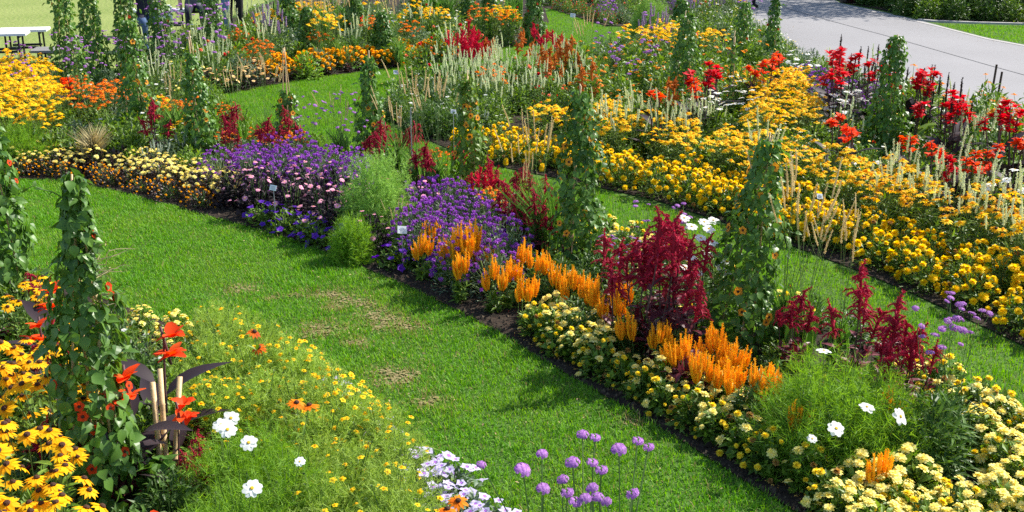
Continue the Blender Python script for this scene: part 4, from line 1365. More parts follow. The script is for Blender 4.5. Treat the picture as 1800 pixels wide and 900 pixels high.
# bare bamboo canes left over from an empty tepee in the near bed
x0, y0 = G(290, 905)
root = tag(empty('cane_tepee', x0, y0), 'three thick bare bamboo canes tied together beside the near vine column', 'bamboo canes')
for (bx, by), (tx, ty, tz) in zip(((288, 880), (296, 885), (300, 890)), ((268, 672, 0.52), (281, 648, 0.55), (316, 662, 0.53))):
    g = Geo()
    X, Y = G(bx, by); U, W = G(tx, ty, tz)
    cane(g, (X - x0, Y - y0, -0.05), (U - x0, W - y0, tz), 0.0125, 0.0125)
    part('bamboo_cane', g.mesh('bamboo_cane', [CANE], True), root)
g = Geo()
N = 130
t = rng.uniform(0, 1, N); th = rng.uniform(0, 6.28, N)
o3 = np.stack([np.cos(th), np.sin(th), np.zeros(N)], -1)
p = o3 * (0.02 + 0.10 * (1 - t))[:, None]; p[:, 2] = t * 0.27
g.scatter(HEART, frames(unit(o3 * 0.8 + [0, 0, -0.3] + rng.normal(0, 0.3, (N, 3))), unit(o3 * 0.6 + [0, 0, 0.8]), 0.07 * rng.uniform(0.6, 1.2, N)), p)
part('foliage', g.mesh('vine_foliage', [LV]), root, kind='stuff')
TAKEN.append((x0, y0, 0.14))
for k, (px, py, zz) in enumerate(((122, 428, 1.22), (130, 424, 1.23), (152, 423, 1.24))):
    g = Geo()
    X, Y = G(px, py, zz)
    cane(g, (X - tA.location.x + 0.01 * k, Y - tA.location.y + 0.04, 0.2), (X - tA.location.x, Y - tA.location.y, zz), 0.008, 0.008)
    part('bamboo_cane', g.mesh('bamboo_cane', [CANE], True), tA)
# dried tendrils on the near column
g = Geo()
for k in range(16):
    a = np.array([0.08, -0.02, 1.05 + rng.uniform(-0.05, 0.16)])
    L = rng.uniform(0.08, 0.24)
    dv = unit(np.array([1, rng.normal(0, 0.25), rng.normal(0.45, 0.25)]))
    tt = np.linspace(0, 1, 9)[:, None]
    pts = a + dv * L * tt + np.stack([np.sin(tt[:, 0] * 9 + k) * 0.014, np.cos(tt[:, 0] * 7 + k) * 0.014, np.sin(tt[:, 0] * 6 + 2 * k) * 0.014 - 0.03 * tt[:, 0] ** 2], -1)
    tube(g, pts, np.linspace(0.003, 0.0012, 9), 3, 0, False)
part('tendrils', g.mesh('tendrils', [LW]), tA, kind='stuff')

# ------------------------------------------------------------------ single plants that stand out
one('feather_tall', 666, 418, 0, '', 1.08, 'large rounded pale green feathery shrub between the purple flowers', 0.22)
one('feather_small', 620, 457, 0, '', 1.05, 'small round feathery shrub at the lawn edge below the large one', 0.13)
for k, (px, py, s, lab) in enumerate(((1118, 628, 1.02, 'crimson amaranth plant left of the leaning vine column'), (1165, 640, 1.2, 'tallest crimson amaranth in the clump beside the leaning vine column'), (1205, 648, 1.08, 'crimson amaranth with hanging maroon leaves touching the leaning vine column'), (1180, 590, 1.05, 'crimson amaranth at the back of the clump by white cosmos'), (1085, 590, 0.85, 'low crimson amaranth at the left end of the clump'),
                                      (1388, 668, 0.74, 'crimson amaranth just right of the leaning vine column'), (1492, 690, 0.9, 'upright crimson amaranth beside the back lawn'), (1556, 748, 0.88, 'broad crimson amaranth nearest the feathery cosmos'), (1588, 745, 0.8, 'crimson amaranth leaning over the back lawn edge'))):
    one('amaranth', px, py, 0, '', s, lab, 0.07)
one('maroon_bush', 1212, 705, 0, '', 0.75, 'broad maroon leaved plant at the foot of the amaranth clump', 0.05)
for k, (px, py) in enumerate(((742, 425), (757, 400), (782, 432), (806, 462), (822, 410), (850, 440), (868, 478), (895, 470), (915, 448), (928, 500), (962, 462), (985, 480), (1008, 496), (1030, 498), (1048, 520), (1096, 505), (1082, 535), (1108, 570))):
    one('celosia', px, py + 4, 0.26, 'behind the yellow flowers left of the amaranth', 0.82, None, 0.06)
one('celosia', 820, 388, 0.5, '', 1.2, 'tallest orange celosia plume in front of the purple flowers', 0.05)
for px, py in ((1165, 590), (1185, 612), (1215, 608), (1232, 640), (1262, 605), (1290, 620), (1285, 655), (1250, 600), (1340, 672), (1362, 664)):
    one('celosia', px, py + 4, 0.26, 'in the clump in front of the leaning vine column', 0.82, None, 0.06)
for px, py, lab in ((1405, 690, 'orange celosia half hidden by the feathery cosmos'), (1568, 676, 'orange celosia plume beside the crimson amaranth and cream flowers'), (1558, 780, 'orange celosia deep in the feathery cosmos foliage')):
    one('celosia_small', px, py + 8, 0.34, '', 0.95, lab, 0.03)
ferns = []
for k, (px, py, s, lab) in enumerate(((1400, 805, 0.95, 'feathery cosmos bush beside the orange celosia'), (1470, 832, 1.05, 'feathery cosmos bush nearest the yellow edging flowers'), (1545, 828, 0.98, 'feathery cosmos bush beside the dark leafy plant'), (1440, 775, 1.08, 'feathery cosmos bush at the back below the grass stems'), (1520, 785, 1.0, 'feathery cosmos bush below the crimson amaranth'))):
    ferns.append(one('cosmos_fern', px, py, 0, '', s, lab, 0.2))
for px, py, s, lab in ((1632, 838, 1.0, 'dark green long leaved plant right of the feathery cosmos'), (1660, 800, 0.85, 'dark long leaved plant under the lilac verbena stems')):
    one('bush_leafy', px, py, 0, '', s, lab, 0.14)


def bloom(root, key, px, py, z, s=1.0, nrm=(0.1, -0.55, 0.8), name='flower_head', stem_to=None):
    """one flower on its stalk, a part of root"""
    X, Y = G(px, py, z)
    sc = root.scale[0]
    c, si = math.cos(-root.rotation_euler.z), math.sin(-root.rotation_euler.z)
    dx, dy = (X - root.location.x), (Y - root.location.y)
    l = ((dx * c - dy * si) / sc, (dx * si + dy * c) / sc, z / sc)
    nv = (nrm[0] * c - nrm[1] * si, nrm[0] * si + nrm[1] * c, nrm[2])
    part(name, random.choice(HD[key]), root, l, euler_to(unit(nv), random.uniform(0, 6)), s / sc)
    g = Geo()
    b = np.array(stem_to) if stem_to is not None else np.array([l[0] * 0.5, l[1] * 0.5, l[2] * 0.6])
    e = np.array(l) - unit(nv) * 0.004
    tube(g, [b, (b + e) / 2 + [0, 0, 0.015], e], 0.0018, 3, 0, False)
    part('stem', g.mesh('stem', [ST]), root)


bloom(ferns[3], 'cosmos', 1448, 616, 0.58, 1.0, (0.1, 0.1, 1))
bloom(ferns[1], 'cosmos', 1470, 753, 0.5)
bloom(ferns[4], 'cosmos', 1524, 715, 0.5, 0.95, (0.1, -0.2, 1))
bloom(ferns[2], 'cosmos', 1583, 732, 0.52, 1.05, (0.6, -0.7, 0.6))
bloom(ferns[1], 'cosmos', 1428, 771, 0.42, 0.6)
wc = one('white_cosmos', 1228, 612, 0, '', 1.02, 'tall white cosmos between the amaranth and the back lawn', 0.05)
for px, py in ((1203, 383), (1216, 398), (1238, 390), (1254, 387), (1232, 418), (1246, 402)):
    bloom(wc, 'cosmos', px, py, 0.74, 1.0, (0.1, -0.35, 0.9))
one('white_cosmos', 1246, 600, 0, '', 0.95, 'second tall white cosmos next to the leaning vine column', 0.05)
for px, py, s, k, lab in ((1372, 625, 1.1, 'foxtail_tall', 'tall foxtail grass right of the leaning vine column'), (1405, 640, 1.0, 'foxtail_tall', 'foxtail grass with long seed heads beside the upright amaranth'), (1470, 650, 0.85, 'foxtail_tall', 'foxtail grass with leaning seed heads over the back lawn'),
                        (945, 455, 1.0, 'foxtail_tall', 'foxtail grass clump left of the vine column behind the celosia'), (920, 435, 0.9, 'foxtail', 'foxtail grass beside the purple flowers'), (735, 345, 1.05, 'foxtail_tall', 'foxtail grass with pale seed heads above the curved lawn'), (770, 350, 1.0, 'foxtail_tall', 'foxtail grass beside the vine column with pale leaves'), (700, 330, 0.95, 'foxtail', 'foxtail grass right of the vine column on the curved lawn edge'),
                        (600, 300, 0.8, 'foxtail', 'foxtail grass behind the purple flowers'), (470, 262, 0.9, 'foxtail_tall', 'foxtail grass at the tip of the curved lawn'), (420, 258, 0.8, 'foxtail_tall', 'foxtail grass left of the curved lawn'),
                        (700, 448, 0.45, 'foxtail', 'little straw grass beside the plant label')):
    one(k, px, py, 0, '', s, lab, 0.04)
one('grass_clump', 950, 450, 0, '', 0.8, 'arching green grass clump at the foot of the foxtails', 0.1)
one('grass_blond', 168, 298, 0, '', 1.0, 'blond feather grass tuft behind the cream flowers', 0.1)
one('bronze_bush', 212, 300, 0, '', 1.0, 'bronze leaved plant beside the blond grass tuft', 0.1)
for px, py, s, lab in ((1625, 800, 0.86, 'lilac verbena with tall stems against the back lawn'), (1662, 790, 0.84, 'lilac verbena with tall stems beside the cream flowers'), (1190, 560, 0.8, 'lilac verbena rising behind the crimson amaranth'), (1130, 545, 0.72, 'lilac verbena left behind the crimson amaranth'), (1085, 540, 0.55, 'short lilac verbena before the back lawn'),
                       (590, 300, 0.8, 'lilac verbena left of the vine column on the curved lawn edge'), (625, 320, 0.8, 'lilac verbena before the vine column on the curved lawn edge'), (545, 300, 0.75, 'lilac verbena behind the purple flowers near the short vine column'), (440, 235, 0.75, 'lilac verbena at the left end of the curved lawn')):
    one('verbena', px, py, 0, '', s, lab, 0.0)
# front bed singles
for px, py, z, s, lab in ((76, 478, 0.72, 0.95, 'orange red canna beside the vine column at the left edge'), (70, 540, 0.62, 0.82, 'orange red canna above the dark red amaranth at left'), (268, 556, 0.74, 0.98, 'orange canna bloom right of the near vine column'), (216, 618, 0.74, 0.98, 'orange canna bloom overlapping the near vine column'), (298, 698, 0.5, 0.66, 'low red canna behind the bare bamboo canes'), (246, 895, 0.45, 0.6, 'lowest red canna at the bottom of the picture')):
    one('canna_near', px, py, z, '', s, lab, 0.03)
for px, py, z, s, lab in ((84, 560, 0.5, 0.62, 'dark red amaranth between the coneflowers and the near vine column'), (70, 720, 0.5, 0.6, 'dark red amaranth between the two coneflower clumps'), (332, 760, 0.42, 0.5, 'dark red amaranth beside the bare bamboo canes'), (62, 455, 0.5, 0.55, 'dark red amaranth behind the orange red canna')):
    one('amaranth', px, py, z, '', s, lab, 0.04)
one('mahogany', 448, 582, 0.45, '', 1.0, 'dark red orange daisy above the signet marigolds', 0.03)
one('bicolor', 533, 696, 0.45, '', 1.0, 'flat orange daisy in the middle of the signet marigolds', 0.03)
one('bicolor', 788, 876, 0.42, '', 0.95, 'orange yellow daisy beside the pale petunias', 0.03)
for px, py in ((382, 600), (408, 590), (430, 592)):
    one('bronze_bush', px, py, 0.25, 'among the signet marigolds of the near bed', 0.75)
ferns2 = [one('cosmos_fern', px, py, 0.4, '', s, lab, 0.16) for px, py, s, lab in ((390, 765, 0.9, 'feathery cosmos beside the bare bamboo canes'), (455, 745, 0.88, 'feathery cosmos with white flowers below the signet marigolds'), (500, 800, 0.9, 'feathery cosmos next to the lower signet marigold mound'), (420, 850, 0.95, 'feathery cosmos at the bottom of the near bed'), (370, 880, 0.85, 'feathery cosmos beside the lowest canna'))]
for px, py, k, s in ((388, 747, 0, 0.95), (406, 735, 0, 1.0), (400, 755, 0, 1.05), (437, 778, 1, 1.0), (443, 858, 3, 1.05), (527, 811, 2, 0.6)):
    bloom(ferns2[k], 'cosmos', px, py, 0.5, s)

# tall verbena in the foreground: every head at the end of its own branch
for base, hs, lab in (((985, 1180), [(919, 826), (953, 798), (955, 859), (989, 843), (846, 817), (997, 866)], 'lilac verbena in the foreground with heads left of the group'),
                      ((1050, 1190), [(1006, 813), (1024, 764), (1046, 769), (1041, 813), (1057, 826), (1011, 882), (1029, 876), (1041, 858)], 'lilac verbena in the foreground with the most heads'),
                      ((1090, 1185), [(1088, 790), (1121, 775), (1140, 786), (1112, 868), (1050, 874), (1066, 882)], 'lilac verbena in the foreground with heads right of the group')):
    bx, by = G(base[0], 905 + (base[0] - 900) * 0.1, 0.95)
    root = tag(empty('verbena_plant', bx, by - 0.12), lab, 'verbena', 'verbena plants in the foreground')
    by -= 0.12
    g = Geo()
    for q, (px, py) in enumerate(hs):
        z = 1.16 + rng.uniform(-0.06, 0.06)
        X, Y = G(px, py, z)
        e = np.array([X - bx, Y - by, z])
        st = np.array([rng.normal(0, 0.03), rng.normal(0, 0.03), 0.0])
        fork = st * 0.4 + e * [0.5, 0.5, 0.68]
        if q % 3 == 0:
            tube(g, [st, (st + fork) / 2 + rng.normal(0, 0.01, 3), fork], 0.0025, 4, 0, False); last = fork
        tube(g, [last, (last + e) / 2 + [0, 0, -0.02], e], 0.0019, 4, 0, False)
        part('flower_head', random.choice(HD['verbena']), root, e, euler_to(unit(np.array([rng.normal(0, 0.2), -0.25, 1])), 0.3), rng.uniform(0.72, 1.0) * (0.9 if q else 1.15))
    mound_leaves(g, 0.12, 0.2, 40, 0.08, 0.6, LEAF_L, 1)
    part('foliage', g.mesh('verbena_foliage', [ST, LM]), root, kind='stuff')

# ------------------------------------------------------------------ middle bed
band(M_FRONT, -90, 340, 0.12, 0.26, 0.17, [('bronze_orange', 1)], 'along the lawn edge at left')
band(M_FRONT, -90, 345, 0.30, 0.62, 0.19, [('cream_bronze', 1)], 'in the edging row at left')
band(M_FRONT, 345, 615, 0.26, 0.85, 0.24, [('dahlia_pink', 1)], 'beside the purple flowers')
band(M_FRONT, 430, 612, 0.10, 0.24, 0.16, [('petunia', 1)], 'at the lawn edge under the dark dahlias')
band(M_FRONT, 640, 735, 0.10, 0.42, 0.17, [('petunia', 1)], 'at the lawn edge beside the feathery shrubs')
drift([(372, 262), (420, 240), (520, 238), (640, 262), (640, 305), (560, 292), (460, 275)], 0.4, 0.23, [('gomphrena', 1)], 'left of the large feathery shrub')
drift([(725, 305), (800, 312), (880, 362), (905, 420), (850, 425), (760, 395), (725, 360)], 0.4, 0.22, [('gomphrena', 1)], 'right of the large feathery shrub')
band(M_FRONT, 745, 880, 0.45, 0.75, 0.24, [('bush_mid', 1), ('bush_leafy', 1)], 'under the first celosia plumes', 0.7)
band(M_FRONT, 862, 1470, 0.13, 0.22, 0.125, [('lantana', 1)], 'along the bare soil of the middle bed')
band(M_FRONT, 880, 1445, 0.26, 0.44, 0.15, [('cream_lemon', 0.5), ('cream', 1.2)], 'behind the yellow edging row')
drift([(880, 545), (1080, 650), (1330, 790), (1345, 730), (1240, 640), (1060, 560), (960, 500), (870, 478)], 0, 0.25, [('bush_dark', 1), ('bush_mid', 1), ('bush_leafy', 1)], 'between celosia and amaranth', 0.62)
drift([(1000, 520), (1120, 560), (1240, 600), (1340, 560), (1200, 455), (1080, 425), (980, 400), (930, 450)], 0, 0.27, [('bush_mid', 1), ('bush_dark', 1), ('lantana', 1.0), ('bush_lime', 0.3)], 'at the back of the middle bed', 0.75)
drift([(1340, 540), (1500, 605), (1650, 680), (1700, 730), (1640, 790), (1500, 750), (1330, 690)], 0, 0.25, [('bush_mid', 1), ('bush_dark', 1), ('lantana', 1.2), ('maroon_bush', 0.3)], 'around the right hand amaranths', 0.65)
band(M_BACK, 1060, 1210, -0.45, -0.1, 0.2, [('lantana', 1), ('cream_lemon', 0.5)], 'on the back edge by the white cosmos')
band(M_BACK, 1330, 1480, -0.3, -0.1, 0.2, [('lantana', 1)], 'on the back edge by the foxtails')
band(M_BACK, 1640, 1960, -0.32, -0.08, 0.18, [('lantana', 1)], 'on the back edge at the right corner', 1.05)
drift([(1435, 935), (1500, 880), (1580, 868), (1640, 870), (1700, 830), (1700, 750), (1760, 770), (1860, 850), (2040, 970), (1800, 1080), (1600, 1040)], 0, 0.175, [('cream', 1), ('cream_lemon', 0.45)], 'in the broad mass at the bottom right corner', 1.08)
drift([(400, 232), (470, 258), (560, 280), (700, 305), (850, 348), (960, 392), (900, 425), (760, 365), (640, 330), (520, 318), (400, 300)], 0, 0.25, [('bush_mid', 1), ('bush_lime', 0.8), ('helenium', 0.5), ('cherry', 0.12), ('amaranth', 0.5), ('bush_grey', 0.5)], 'on the back edge of the middle bed', 0.72)
drift([(860, 380), (960, 395), (1000, 470), (930, 480), (870, 440)], 0, 0.25, [('amaranth', 1), ('helenium', 0.5), ('bush_mid', 0.6)], 'behind the right hand purple flowers', 0.68)
# left part
drift([(70, 212), (330, 216), (345, 270), (220, 254), (60, 238)], 0.28, 0.24, [('silver', 1), ('bush_lime', 0.8), ('bush_grey', 0.8), ('bush_white', 0.4), ('bush_speck', 0.15)], 'behind the cream edging at left', 0.9)
for px, py in ((45, 246), (80, 234), (98, 242), (62, 238), (30, 240)):
    one('achillea', px, py, 0.22, 'behind the cream edging', 0.85)
for px, py, lab in ((15, 222, 'feathery green cosmos beside the vine column at the left edge'), (45, 218, 'feathery green cosmos behind the yellow achillea')):
    one('cosmos_fern', px, py, 0.42, '', 1.0, lab)
drift([(-80, 100), (55, 96), (85, 135), (95, 190), (-80, 200)], 0.55, 0.27, [('rudbeckia_far', 1)], 'in the mass at the left edge by the benches')
drift([(95, 165), (240, 165), (240, 218), (95, 215)], 0.42, 0.26, [('bush_dark', 1), ('bush_grey', 0.7), ('bush_mid', 1)], 'in the left part of the middle bed', 1.15)
drift([(115, 135), (235, 130), (235, 170), (125, 175)], 0.5, 0.3, [('helenium', 1), ('bush_mid', 0.5)], 'between the tall vine columns at left')
drift([(265, 150), (345, 145), (345, 200), (270, 210)], 0.48, 0.28, [('helenium', 0.6), ('rudbeckia_gold', 0.8), ('foxtail', 0.4), ('amaranth', 0.25), ('bush_lime', 0.8)], 'between two vine columns at left', 0.9)
one('canna_orange', 124, 128, 0.7, '', 0.9, 'red canna in front of the dark vine columns by the benches')
drift([(115, 70), (235, 60), (235, 128), (115, 130)], 0.6, 0.33, [('verbena', 1.0), ('bush_white', 0.5), ('bush_grey', 0.8), ('bush_mid', 0.6)], 'among the dark vine columns by the benches', 0.85)
drift([(255, 55), (390, 45), (395, 130), (260, 150)], 0.5, 0.34, [('spike', 1.2), ('verbena', 0.8), ('bush_grey', 0.8), ('bush_dark', 0.5), ('bush_white', 0.6)], 'left of the curved lawn tip', 1.1)
drift([(25, 62), (112, 60), (112, 100), (25, 96)], 0.8, 0.55, [('verbena', 1)], 'in front of the white benches', 0.85)

# ------------------------------------------------------------------ front bed
drift([(-70, 605), (105, 590), (108, 672), (-70, 685)], 0.62, 0.24, [('rudbeckia', 1)], 'in the upper clump at the left edge')
drift([(-70, 735), (105, 735), (125, 860), (110, 930), (-70, 930)], 0.62, 0.24, [('rudbeckia', 1)], 'in the lower clump at the left edge')
for px, py in ((50, 492), (100, 505)):
    one('rudbeckia', px, py, 0.55, 'beside the orange red cannas at left', 0.85)
drift([(375, 540), (445, 562), (550, 632), (635, 692), (630, 745), (540, 745), (400, 692), (335, 690), (335, 590)], 0.27, 0.2, [('tagetes', 1)], 'in the upper part of the near bed', 1.12)
drift([(545, 750), (640, 715), (715, 758), (750, 830), (775, 935), (420, 940), (470, 890), (540, 880)], 0.25, 0.21, [('tagetes', 1)], 'in the lower part of the near bed', 1.12)
drift([(235, 488), (300, 500), (380, 545), (360, 590), (285, 575), (240, 540)], 0.2, 0.17, [('cream_lemon', 1), ('cream', 0.6), ('zinnia_red', 0.2), ('lantana', 0.7)], 'right of the near vine column', 0.9)
drift([(-60, 470), (60, 480), (120, 500), (120, 560), (-60, 560)], 0.3, 0.25, [('bush_mid', 1), ('bush_lime', 0.7), ('cream_lemon', 0.4)], 'behind the coneflowers at left')
drift([(240, 560), (345, 570), (345, 720), (240, 700)], 0.3, 0.25, [('bush_mid', 1), ('bush_lime', 0.6), ('bush_dark', 0.8), ('bush_white', 0.3)], 'between near vine and signet marigolds', 0.85)
drift([(-60, 560), (240, 600), (250, 760), (320, 900), (300, 1000), (-60, 1000)], 0.1, 0.3, [('bush_mid', 1), ('bush_dark', 1)], 'below the coneflowers and canes', 0.9)
band(L_EDGE, 560, 900, -0.2, -0.03, 0.135, [('petunia_pale', 1)], 'along the near edge of the front lawn', 1.1)
band(L_EDGE, 420, 590, -0.15, -0.05, 0.3, [('petunia_pale', 1)], 'scattered along the signet marigolds', 0.8)

# ------------------------------------------------------------------ right bed
band(R_FRONT, 790, 1015, 0.14, 0.62, 0.235, [('marigold', 1)], 'at the left end of the right bed')
band(R_FRONT, 1040, 1380, 0.14, 0.62, 0.235, [('marigold', 1)], 'in the middle of the right bed edge')
band(R_FRONT, 1380, 1960, 0.14, 0.62, 0.235, [('marigold', 1)], 'at the right end of the long edging', 1.05)
band(R_FRONT, 820, 1005, 0.68, 1.5, 0.27, [('rudbeckia_band', 1)], 'behind the left marigolds')
band(R_FRONT, 1030, 1370, 0.66, 1.3, 0.27, [('rudbeckia_band', 1)], 'behind the middle marigolds')
band(R_FRONT, 1370, 1980, 0.66, 1.28, 0.27, [('rudbeckia_band', 0.6), ('rudbeckia_gold', 1)], 'behind the right hand marigolds')
for px, py, z, k, lab in ((1235, 132, 0.75, 'canna_red', 'red canna right of the dark vine column'), (1262, 118, 0.75, 'canna_red', 'red canna left of the pointed vine columns'), (1218, 148, 0.72, 'canna_orange', 'small orange red canna under the dark vine column'), (1152, 158, 0.7, 'canna_orange', 'orange red canna left of the dark vine column'),
                          (1350, 105, 0.75, 'canna_orange', 'orange red canna at the foot of the pointed vine column'), (1376, 90, 0.75, 'canna_orange', 'orange red canna beside the path and white flowers'), (1332, 118, 0.72, 'canna_orange', 'orange canna between the two pointed vine columns'),
                          (1468, 100, 0.85, 'canna_red', 'leftmost tall red canna under the black millet spikes'), (1498, 112, 0.85, 'canna_red', 'tall red canna with black leaves above the white cosmos'), (1478, 135, 0.75, 'canna_red', 'red canna just above the white cosmos'), (1532, 118, 0.8, 'canna_red', 'red canna touching the vine column by the path'),
                          (1606, 138, 0.8, 'canna_red', 'red canna right of the vine column by the path'), (1642, 136, 0.8, 'canna_red', 'red canna between black millet spikes'), (1612, 168, 0.72, 'canna_green', 'lower red canna right of the vine column by the path'), (1692, 172, 0.8, 'canna_red', 'large red canna above the black leaves'), (1672, 190, 0.75, 'canna_red', 'red canna left above the black leaves'),
                          (1768, 198, 0.8, 'canna_red', 'red canna near the right edge'), (1796, 205, 0.8, 'canna_red', 'red canna at the right edge'), (1788, 240, 0.75, 'canna_orange', 'orange red canna at the right edge'),
                          (1472, 205, 0.65, 'canna_orange', 'orange red canna left of the leafy vine column'), (1500, 218, 0.65, 'canna_orange', 'orange canna touching the leafy vine column'), (1604, 238, 0.65, 'canna_orange', 'salmon red canna right of the leafy vine column'), (1648, 262, 0.6, 'canna_orange', 'orange red canna below the black leaves'), (1700, 275, 0.6, 'canna_orange', 'dark orange canna below the black leaves'),
                          (1722, 290, 0.55, 'canna_orange', 'orange canna above the cream spikes'), (1684, 290, 0.55, 'canna_red', 'deep red canna above the cream spikes'), (1738, 262, 0.6, 'canna_orange', 'orange canna left of the right edge')):
    one(k, px, py, z, '', z / 0.74, lab, 0.05)
for k, (px, py) in enumerate(((1485, 72), (1520, 82), (1572, 90), (1584, 105), (1640, 108), (1664, 130), (1686, 150), (1537, 90))):
    one('millet', px, py, 0.95, 'along the path behind the red cannas', 0.92)
drift([(675, 150), (760, 120), (850, 125), (860, 175), (800, 205), (700, 200)], 0.35, 0.27, [('bush_white', 1.2), ('bush_dark', 0.8), ('silver', 0.4), ('bush_mid', 0.6)], 'at the rounded tip of the right bed')
drift([(775, 88), (870, 82), (880, 128), (790, 125)], 0.58, 0.26, [('spike', 1)], 'beside the cherry plumes')
drift([(850, 82), (1015, 78), (1040, 150), (870, 150)], 0.52, 0.3, [('spike', 1.1), ('helenium', 0.5), ('bush_speck', 0.6), ('rust', 0.12), ('bush_mid', 0.4)], 'left of the orange flower bushes', 1.05)
drift([(1010, 72), (1165, 65), (1180, 165), (1035, 165)], 0.55, 0.36, [('tithonia', 1.5), ('bush_mid', 0.4), ('verbena', 0.25), ('bush_white', 0.3), ('foxtail_tall', 0.15)], 'left of the dark vine column', 1.05)
drift([(1030, 160), (1240, 165), (1250, 208), (1050, 195)], 0.55, 0.27, [('spike', 1.3), ('rust', 0.28), ('bush_lime', 0.3)], 'behind the yellow daisies', 1.0)
drift([(1210, 62), (1335, 66), (1340, 135), (1220, 165)], 0.55, 0.34, [('bush_mid', 1), ('tithonia', 0.7), ('bush_lime', 0.5), ('bush_white', 0.5)], 'between the pointed vine columns and the dark one', 1.1)
drift([(1305, 128), (1420, 120), (1435, 185), (1330, 195)], 0.55, 0.29, [('rudbeckia_far', 1), ('bush_lime', 0.15)], 'left of the vine column by the path', 0.95)
drift([(1240, 165), (1330, 130), (1350, 190), (1400, 200), (1340, 240), (1260, 215)], 0.5, 0.28, [('bush_white', 1.5), ('bush_lime', 1.0), ('spike', 0.4), ('rust', 0.12), ('white_cosmos', 0.3), ('bush_mid', 0.6)], 'in the middle of the right bed')
drift([(1370, 195), (1525, 180), (1530, 275), (1385, 260)], 0.5, 0.28, [('spike', 0.7), ('rust', 0.16), ('bush_lime', 1.0), ('bush_white', 1.1), ('bush_mid', 0.6)], 'left of the leafy vine column by the path')
drift([(1400, 100), (1460, 120), (1550, 150), (1545, 190), (1420, 165)], 0.4, 0.3, [('bush_grey', 0.8), ('silver', 0.5), ('gomphrena', 0.5), ('bush_dark', 0.5), ('white_cosmos', 0.5)], 'below the first red cannas by the path')
for px, py, lab in ((1395, 92, 'white cosmos beside the orange cannas at the path'), (1415, 98, 'second white cosmos beside the orange cannas at the path'), (1470, 158, 'white cosmos below the tall red cannas'), (1482, 166, 'lower white cosmos below the tall red cannas'), (1508, 160, 'white cosmos touching the leafy vine column'), (1488, 148, 'upper white cosmos under the tall red cannas'), (1495, 152, 'white cosmos left of the leafy vine column'), (1292, 138, 'white cosmos beside the thin sparse vine'), (1312, 160, 'white cosmos below the thin sparse vine'), (1768, 300, 'white cosmos near the right edge')):
    one('white_cosmos', px, py, 0.6, '', 0.95, lab)
drift([(1575, 150), (1700, 175), (1810, 215), (1900, 260), (1900, 350), (1700, 300), (1590, 262)], 0.45, 0.25, [('spike', 0.3), ('bush_mid', 1.2), ('bush_dark', 1.2), ('bush_white', 0.6), ('bush_lime', 0.6)], 'right of the leafy vine column', 1.2)
drift([(1555, 262), (1700, 285), (1900, 340), (1900, 420), (1700, 345), (1560, 300)], 0.52, 0.25, [('spike', 1)], 'behind the golden daisies', 1.0)
drift([(1720, 140), (1790, 150), (1840, 200), (1740, 200)], 0.6, 0.4, [('tithonia', 1)], 'by the path at the right edge', 1.1)
drift([(1590, 110), (1640, 110), (1660, 140), (1600, 140)], 0.75, 0.4, [('tithonia', 1)], 'by the path behind the red cannas', 1.25)
drift([(1030, 100), (1180, 60), (1262, 16), (1300, 45), (1240, 90), (1100, 130)], 0.0, 0.42, [('bush_mid', 1), ('bush_grey', 1), ('mauve', 0.8), ('bush_white', 0.6), ('rudbeckia_far', 0.4)], 'at the back of the right bed', 1.2)
for px, py in ((1155, 40), (1172, 34), (1185, 44), (1148, 50), (1165, 52), (1240, 52), (1255, 48)):
    one('rudbeckia_far', px, py, 0.6, 'behind the dark vine column', 1.0)

band([(1262, 14), (1290, 30), (1335, 66), (1400, 108), (1500, 158)], 1264, 1480, -0.75, -0.06, 0.3, [('mauve', 0.3), ('bush_grey', 1), ('bush_mid', 0.7), ('bush_white', 0.8), ('verbena', 0.4)], 'along the path edge behind the pointed vine columns', 0.95)
band([(1400, 108), (1500, 158), (1600, 196), (1700, 228), (1800, 258), (2000, 318)], 1480, 1990, -0.45, -0.08, 0.3, [('bush_mid', 1), ('bush_dark', 1), ('bush_lime', 0.6), ('spike', 0.4)], 'along the path edge behind the red cannas', 1.0)
drift([(330, 150), (385, 172), (395, 215), (430, 245), (380, 260), (320, 210)], 0, 0.28, [('bush_mid', 1), ('bush_lime', 0.8), ('bush_grey', 0.6)], 'at the left tip of the curved lawn', 0.9)
# dark red foliage round the bare canes
for px, py, k, s_ in ((225, 800, 'maroon_bush', 0.7), (330, 700, 'maroon_bush', 0.55), (130, 640, 'maroon_bush', 0.7), (20, 545, 'maroon_bush', 0.75), (70, 580, 'amaranth', 0.62), (120, 720, 'amaranth', 0.6)):
    one(k, px, py, 0.3 if k == 'maroon_bush' else 0.5, 'round the near vine column', s_)

